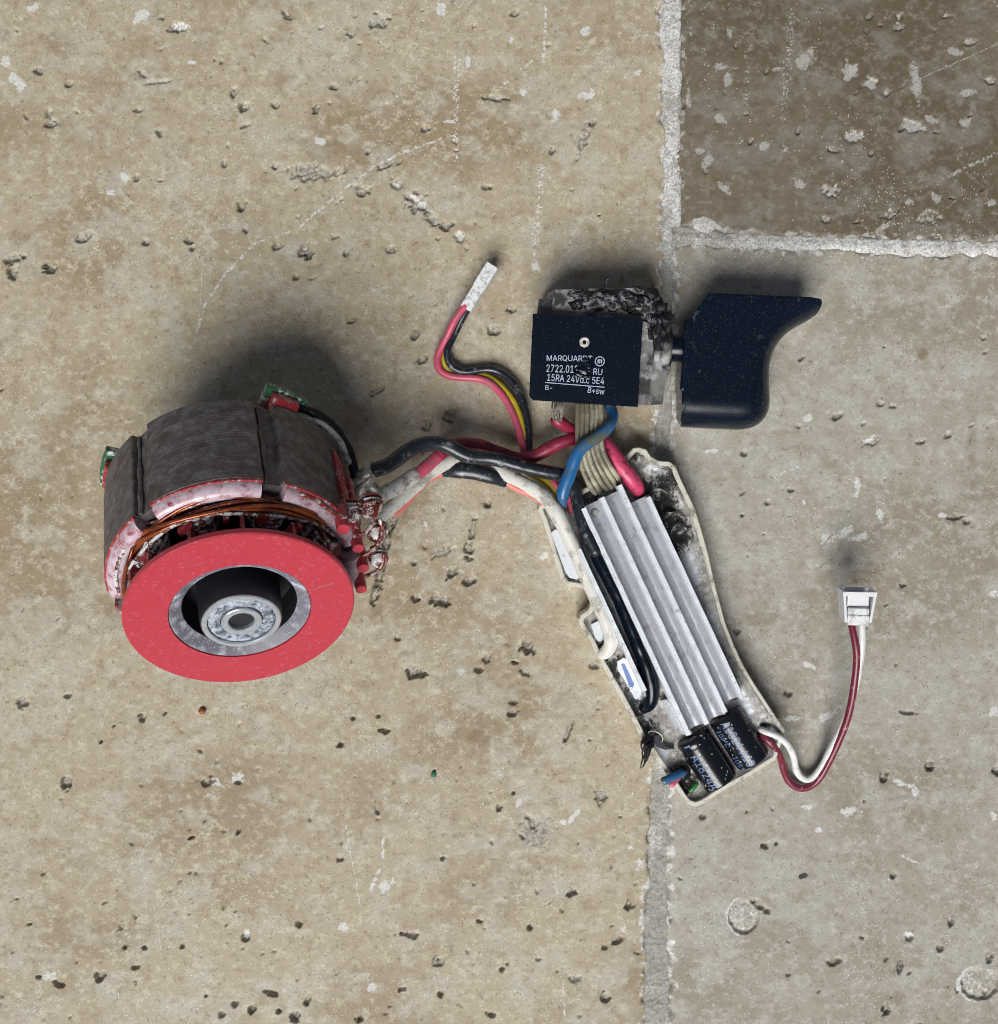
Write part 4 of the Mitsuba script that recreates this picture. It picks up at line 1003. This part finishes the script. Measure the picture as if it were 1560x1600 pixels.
capacitor((1083, 1151), (1131, 1227), 28.5, [('A1824A', .27, .96, -46, 2.0), ('r', .07, .15, -46, 1.9)])
capacitor((1134, 1117), (1182, 1193), 28.5, [('A1824', .07, .60, -32, 1.9), ('105°C', .17, .50, -66, 1.35), ('A18', .66, .95, -32, 1.9), ('105°', .70, .97, -66, 1.35)])
# cut leads, stubs, frayed threads at the lower left
put(cm + 'wire_stub', wire_px([(1068, 1207, 7), (1052, 1214, 8), (1037, 1221, 8.4)], .85), 'blue_rubber', label='short cut blue wire stub')
put(cm + 'wire_stub', wire_px([(1062, 1212, 6), (1055, 1220, 6.6), (1049, 1226, 6.8)], .7), 'pink_lead', label='short cut pink wire stub')
put(cm + 'wire_stub', wire_px([(1089, 1224, 6.4), (1083, 1232, 6.6), (1079, 1236, 6.4)], .5), 'green_lead', label='short green wire stub in the resin corner')
put(cm + 'soot_lump', lump(W(1066, 1208, 6), 1.8, 1.5, 1.0, 4, .4, 1.4), 'soot', 40)
ms, g = [], np.random.default_rng(5)
for k in range(17):
    a = np.array([1016 + g.normal(0, 4), 1156 + g.normal(0, 5), 7 + g.random()])
    b = np.array([1010 + g.normal(0, 5), 1182 + g.normal(0, 6), 7.2 + g.normal(0, .8)])
    if k > 12:
        b = np.array([1004 + g.normal(0, 3), 1196 + g.normal(0, 5), 5.5])
    m = (a + b) / 2 + np.array([g.normal(-2, 3), g.normal(0, 3), .6])
    ms.append(wire_px([a, m, b], [.28, .26, .08], sides=6))
for k in range(4):
    m = (1010 + k * 2, 1158 + 2 * k)
    ms.append(lump(W(m[0], m[1], 7), .9, .7, .6, k, .5, 2, 2))
put(cm + 'frayed_threads', cat(ms), 'soot', 40, kind='stuff')
put(cm + 'frayed_threads', wire_px([(1014, 1150, 6.6), (1021, 1142, 8), (1029, 1145, 8), (1034, 1160, 7)], .14, sides=6), 'tinned_metal')

# ------------------------------------------------------------------ wires
name_thing('motor_wire', 'thick black wire arching from the motor over the other wires', 'wire')
put('motor_wire__sheath', wire_px([(583, 734, 18), (604, 728, 17.5), (626, 713, 15.5), (648, 699, 14), (674, 693, 13), (700, 697, 12.2), (728, 711, 11.5), (764, 716, 11), (812, 728, 10.5), (846, 736, 10), (884, 743, 9)], [1.5, 1.62, 1.55, 1.5, 1.52, 1.55, 1.5, 1.5, 1.45, 1.42, 1.4], rough=0.1, seed=1), 'black_rubber')
put('motor_wire__sheath', wire_px([(884, 743, 8.6), (897, 757, 9), (902, 780, 9.4), (908, 808, 9.6), (920, 840, 9.8), (932, 863, 9.8)], [1.4, 1.35, 1.3, 1.35, 1.45, 1.5], rough=0.05), 'black_rubber')
put('motor_wire__core', wire_px([(928, 856, 9.2), (947, 894, 9.2), (970, 938, 9.2), (989, 985, 9.2), (1004, 1022, 9.1), (1015, 1055, 8.8), (1019, 1080, 8.2), (1016, 1098, 7.2), (1006, 1106, 5.6)], [1.5, 1.6, 1.62, 1.62, 1.62, 1.65, 1.65, 1.5, 1.2], rough=0.06), 'dark_plastic')
name_thing('motor_wire_001', 'dirty white wire running from the motor down into the resin tray', 'wire')
put('motor_wire_001__jacket', wire_px([(590, 812, 13), (606, 797, 13), (636, 771, 11.5), (662, 747, 10), (690, 726, 8.4), (718, 717, 6.4), (752, 719, 5.4), (784, 736, 6.6), (806, 748, 8.2), (830, 761, 9.4), (849, 774, 9.8), (866, 794, 10), (881, 822, 10), (896, 855, 9.6), (914, 896, 9.2), (935, 942, 9.2), (950, 978, 9), (955, 998, 8.6), (951, 1014, 7.6), (941, 1022, 6.0)], [1.35, 1.45, 1.5, 1.5, 1.5, 1.45, 1.4, 1.4, 1.45, 1.5, 1.55, 1.6, 1.55, 1.5, 1.5, 1.5, 1.5, 1.5, 1.45, 1.2], rough=0.1, seed=3), 'white_rubber')
name_thing('motor_wire_002', 'red wire with powdered end that passes under the black wire and ribbon', 'wire')
put('motor_wire_002__sleeve', wire_px([(592, 772, 15.5), (606, 768, 15), (628, 756, 13.5), (648, 742, 12)], [1.5, 1.75, 1.7, 1.55], rough=0.12), 'powdered_sleeve')
put('motor_wire_002__jacket', wire_px([(640, 748, 12.5), (662, 733, 11), (684, 714, 9.4)], [1.25, 1.35, 1.35], rough=0.1, seed=4), 'pink_lead')
put('motor_wire_002__jacket', wire_px([(686, 712, 9.2), (704, 699, 8), (732, 694, 7.2), (764, 701, 6.8), (796, 713, 6.8), (819, 717, 7), (843, 709, 7.2), (870, 694, 7.4), (899, 685, 7), (922, 682, 6), (932, 684, 6.4)], [1.45, 1.45, 1.4, 1.35, 1.35, 1.35, 1.35, 1.35, 1.35, 1.4, 1.45], rough=0.1, seed=4), 'red_rubber')
put('motor_wire_002__jacket', wire_px([(928, 683, 6.2), (940, 688, 7), (952, 702, 8), (964, 720, 8.4), (978, 739, 8.2), (992, 756, 7.2), (998, 768, 5.4)], [1.5, 1.65, 1.75, 1.75, 1.75, 1.7, 1.4], rough=0.09, seed=5), 'pink_rubber')
name_thing('sensor_cable', 'thin salmon lead in a flat black sleeve below the white wire', 'wire')
put('sensor_cable__lead', wire_px([(616, 803, 9), (632, 790, 8.6), (656, 762, 7.6), (680, 744, 6.8), (702, 738, 6.6)], .72), 'salmon_lead')
put('sensor_cable__lead', wire_px([(784, 750, 6.4), (800, 759, 6.2), (816, 767, 5.8), (834, 774, 5.6), (850, 790, 6)], .72), 'salmon_lead')
put('sensor_cable__sleeve', wire_px([(692, 737, 6.6), (714, 735, 7.6), (745, 738, 7.8), (770, 745, 7.4), (790, 754, 6.4)], [1.2, 1.7, 1.75, 1.6, 1.1], flat=.7, rough=.05), 'black_rubber')
name_thing('sensor_cable_001', 'yellow and pink leads passing between the white and black wires', 'wire')
put('sensor_cable_001__lead', wire_px([(822, 733, 5.5), (840, 745, 7), (858, 757, 7.8), (870, 773, 7.4), (878, 800, 5.6)], .95), 'yellow_lead')
put('sensor_cable_001__lead', wire_px([(840, 737, 6.0), (858, 749, 7.4), (871, 761, 8), (884, 776, 7), (893, 800, 5.4)], .8), 'pink_lead')

name_thing('switch_wire', 'bright blue wire with brown scorch marks crossing over the ribbon', 'wire')
put('switch_wire__jacket', wire_px([(953, 634, 8.5), (957, 645, 9.4), (956, 658, 11), (949, 669, 12.2), (936, 681, 12.8), (919, 692, 13), (904, 706, 13), (895, 727, 12.6), (887, 749, 12.2), (881, 766, 11.8), (880, 780, 11.4)], [1.15, 1.15, 1.2, 1.25, 1.3, 1.3, 1.3, 1.35, 1.4, 1.35, 1.1], rough=.06, seed=9), 'blue_rubber')
put('switch_wire__torn_end', wire_px([(880, 776, 11.4), (881, 785, 11), (885, 793, 10.6)], [1.1, .75, .12], sides=8), 'blue_rubber')
put('switch_wire__core', wire_px([(946, 634, 8), (951, 641, 8.6), (957, 638, 8.4), (958, 632, 8)], .3, sides=8), 'tinned_metal')
name_thing('switch_wire_001', 'short dark red wire with bare tinned strands under the switch', 'wire')
ms = [wire_px([(864 + 3.4 * k, 628, 10.5), (863 + 3.3 * k + .9 * math.sin(k * 2), 642, 11 + .3 * math.cos(k * 3)), (867 + 2.0 * k, 658, 9.4)], .17, sides=7) for k in range(6)]
for m in ms:
    put('switch_wire_001__strand', m, 'tinned_metal')
put('switch_wire_001__jacket', wire_px([(868, 655, 8.6), (875, 660, 8.2), (888, 668, 7.2), (902, 673, 6), (922, 678, 5), (940, 690, 6.5), (946, 708, 7.8), (953, 724, 8), (963, 737, 7.4), (970, 750, 5.5)], [1.35, 1.45, 1.25, 1.1, 1.0, .9, .95, .95, .9, .9], rough=.25, seed=6), 'red_rubber')
name_thing('ribbon_cable', 'flat dirty cream ribbon cable from the switch to the heat sink', 'cable')
for k in range(6):
    t = k / 5
    pts = [((1 - t) * a[0] + t * b[0], (1 - t) * a[1] + t * b[1], z + .12 * ((k * 7) % 3)) for a, b, z in (((903, 632), (939, 633), 9.5), ((903, 655), (940, 655), 10.4), ((903, 685), (939, 683), 10.8), ((905, 712), (943, 706), 10.6), ((911, 735), (952, 725), 10.2), ((921, 757), (963, 742), 9.0), ((930, 770), (972, 756), 6.4))]
    put('ribbon_cable__strand', wire_px(pts, .56, sides=10), 'ribbon_jacket')

# upper plug with three leads
name_thing('plug_connector', 'small silvery plug on pink, yellow and black leads left of the switch', 'connector')
a, b = W(770, 413, 6.4), W(727, 482, 5.2)
PD = (b - a) / np.linalg.norm(b - a)
PC = frame_from(a, np.cross(np.cross(PD, [0.0, 0, 1]), PD) + np.array([-.0, 0, 0]), PD)
LP = np.linalg.norm(b - a)
put('plug_connector__housing', cat([hull_box(0, LP * .52, -1.35, 1.35, -3.6, 0, .22), hull_box(LP * .50, LP, -1.25, 1.25, -3.2, -.25, .25)]), 'connector_white', 30, PC)
for q in (.12, .3):
    put('plug_connector__latch', hull_box(LP * q, LP * (q + .1), -.75, .75, -.15, .16, .08), 'connector_white', 30, PC)
put('plug_connector__lead', wire_px([(728, 478, 4.4), (719, 488, 4.2), (707, 508, 3.6), (694, 535, 2.4), (684, 560, 1.8), (687, 577, 1.6), (703, 587, 1.6), (730, 590, 1.6), (757, 594, 1.8), (780, 611, 2.2), (798, 638, 2.8), (810, 668, 3.6), (818, 700, 4.6), (824, 722, 4.6)], .80, rough=.04), 'pink_lead')
put('plug_connector__lead', wire_px([(729, 481, 3.4), (712, 516, 2.4), (699, 545, 1.4), (694, 562, 1.2), (700, 578, .95), (725, 586, .95), (760, 588, 1.0), (786, 606, 1.6), (806, 634, 2.4), (816, 664, 3.2), (822, 700, 4.0), (827, 722, 4.4)], .70, rough=.04), 'yellow_lead')
put('plug_connector__lead', wire_px([(732, 482, 3.8), (720, 502, 3.2), (708, 527, 2.4), (699, 550, 2.6), (703, 568, 2.4), (722, 580, 2.0), (748, 578, 1.8), (772, 578, 1.8), (793, 590, 2.0), (811, 612, 2.4), (821, 640, 3), (826, 672, 3.6), (827, 702, 4.4), (832, 724, 4.6)], .78, rough=.04), 'black_rubber')
# lower right plug with two leads
name_thing('plug_connector_001', 'milky white two way plug on maroon and white leads at right', 'connector')
z1 = 13.6
top = [W(x, y, z1 + 1.2) for x, y in ((1313, 925), (1366, 926))]
bot = [W(x, y, z1) for x, y in ((1324, 977), (1358, 978))]
o = (top[0] + top[1]) / 2
yd = (o - (bot[0] + bot[1]) / 2)
Lq = np.linalg.norm(yd)
QF = frame_from((bot[0] + bot[1]) / 2, np.cross(top[1] - top[0], yd), top[1] - top[0])
wt, wb = np.linalg.norm(top[1] - top[0]) / 2, np.linalg.norm(bot[1] - bot[0]) / 2
H = 4.6


def slab(p):                                    # p: four corners (x, y, z) of a plate, thickened inwards
    return trimesh.convex.convex_hull(np.array(p))


def quad(x0, y0, z0, x1, y1, z1, thick, ax):
    p = np.array([[x0, y0, z0], [x1, y1, z0], [x1, y1, z1], [x0, y0, z1]])
    q = p.copy()
    q[:, ax] += thick
    return slab(np.vstack([p, q]))


ym = Lq * .52
parts = [quad(-wt, Lq, 0, -wb - .5, 0.6, -H, .5, 0), quad(wt, Lq, 0, wb + .5, .6, -H, -.5, 0),
         slab([(-wt, Lq, -H), (wt, Lq, -H), (-wb - .5, .6, -H), (wb + .5, .6, -H), (-wt, Lq, -H + .5), (wt, Lq, -H + .5), (-wb - .5, .6, -H + .5), (wb + .5, .6, -H + .5)]),
         slab([(-wt, Lq, 0), (wt, Lq, 0), (-wt, Lq - .9, 0), (wt, Lq - .9, 0), (-wt, Lq, -.5), (wt, Lq, -.5), (-wt, Lq - .9, -.5), (wt, Lq - .9, -.5)])]
put('plug_connector_001__shell', cat(parts), 'connector_clear', 30, QF)
put('plug_connector_001__insert', hull_box(-wb, wb, ym, Lq - .8, -H + .4, -.9, .2), 'connector_clear', 30, QF)
put('plug_connector_001__crimp_block', cat([hull_box(-wb - .05, wb + .05, 0, ym * .62, -H + .3, .15, .25), hull_box(-wb, wb, ym * .55, ym, -H + .3, -.1, .25)]), 'connector_white', 30, QF)
put('plug_connector_001__lead', wire_px([(1192, 1148, 6.4), (1201, 1158, 7), (1214, 1172, 6), (1224, 1200, 3.4), (1236, 1224, 2), (1253, 1232, 1.6), (1272, 1225, 1.8), (1289, 1203, 3), (1307, 1167, 5.2), (1321, 1134, 7.2), (1331, 1097, 9.4), (1337, 1056, 11.2), (1339, 1022, 12.4), (1336, 1000, 12.8), (1331, 976, 12.8)], .74, rough=.03), 'maroon_lead')
put('plug_connector_001__lead', wire_px([(1190, 1140, 6.6), (1199, 1144, 7.6), (1216, 1151, 7.6), (1232, 1165, 6.4), (1242, 1190, 4), (1249, 1211, 2.4), (1262, 1218, 1.9), (1277, 1208, 2.2), (1294, 1180, 4), (1312, 1145, 5.8), (1327, 1108, 7.8), (1337, 1072, 9.6), (1343, 1044, 11), (1347, 1010, 12.2), (1347, 976, 12.8)], .72, rough=.03), 'white_lead')

# ------------------------------------------------------------------ crumbs on the stone
put('paint_chip', lump(W(678, 1210, .25), .55, .65, .22, 4, .4, 1.2), 'green_paint', 30, label='tiny green paint chip lying alone on the tan tile', category='paint chip')
put('resin_bead', lump(W(316, 1111, .35), .75, .65, .5, 6, .2, 1.2), 'amber_resin', 40, label='tiny amber brown bead below the red fan ring', category='bead')
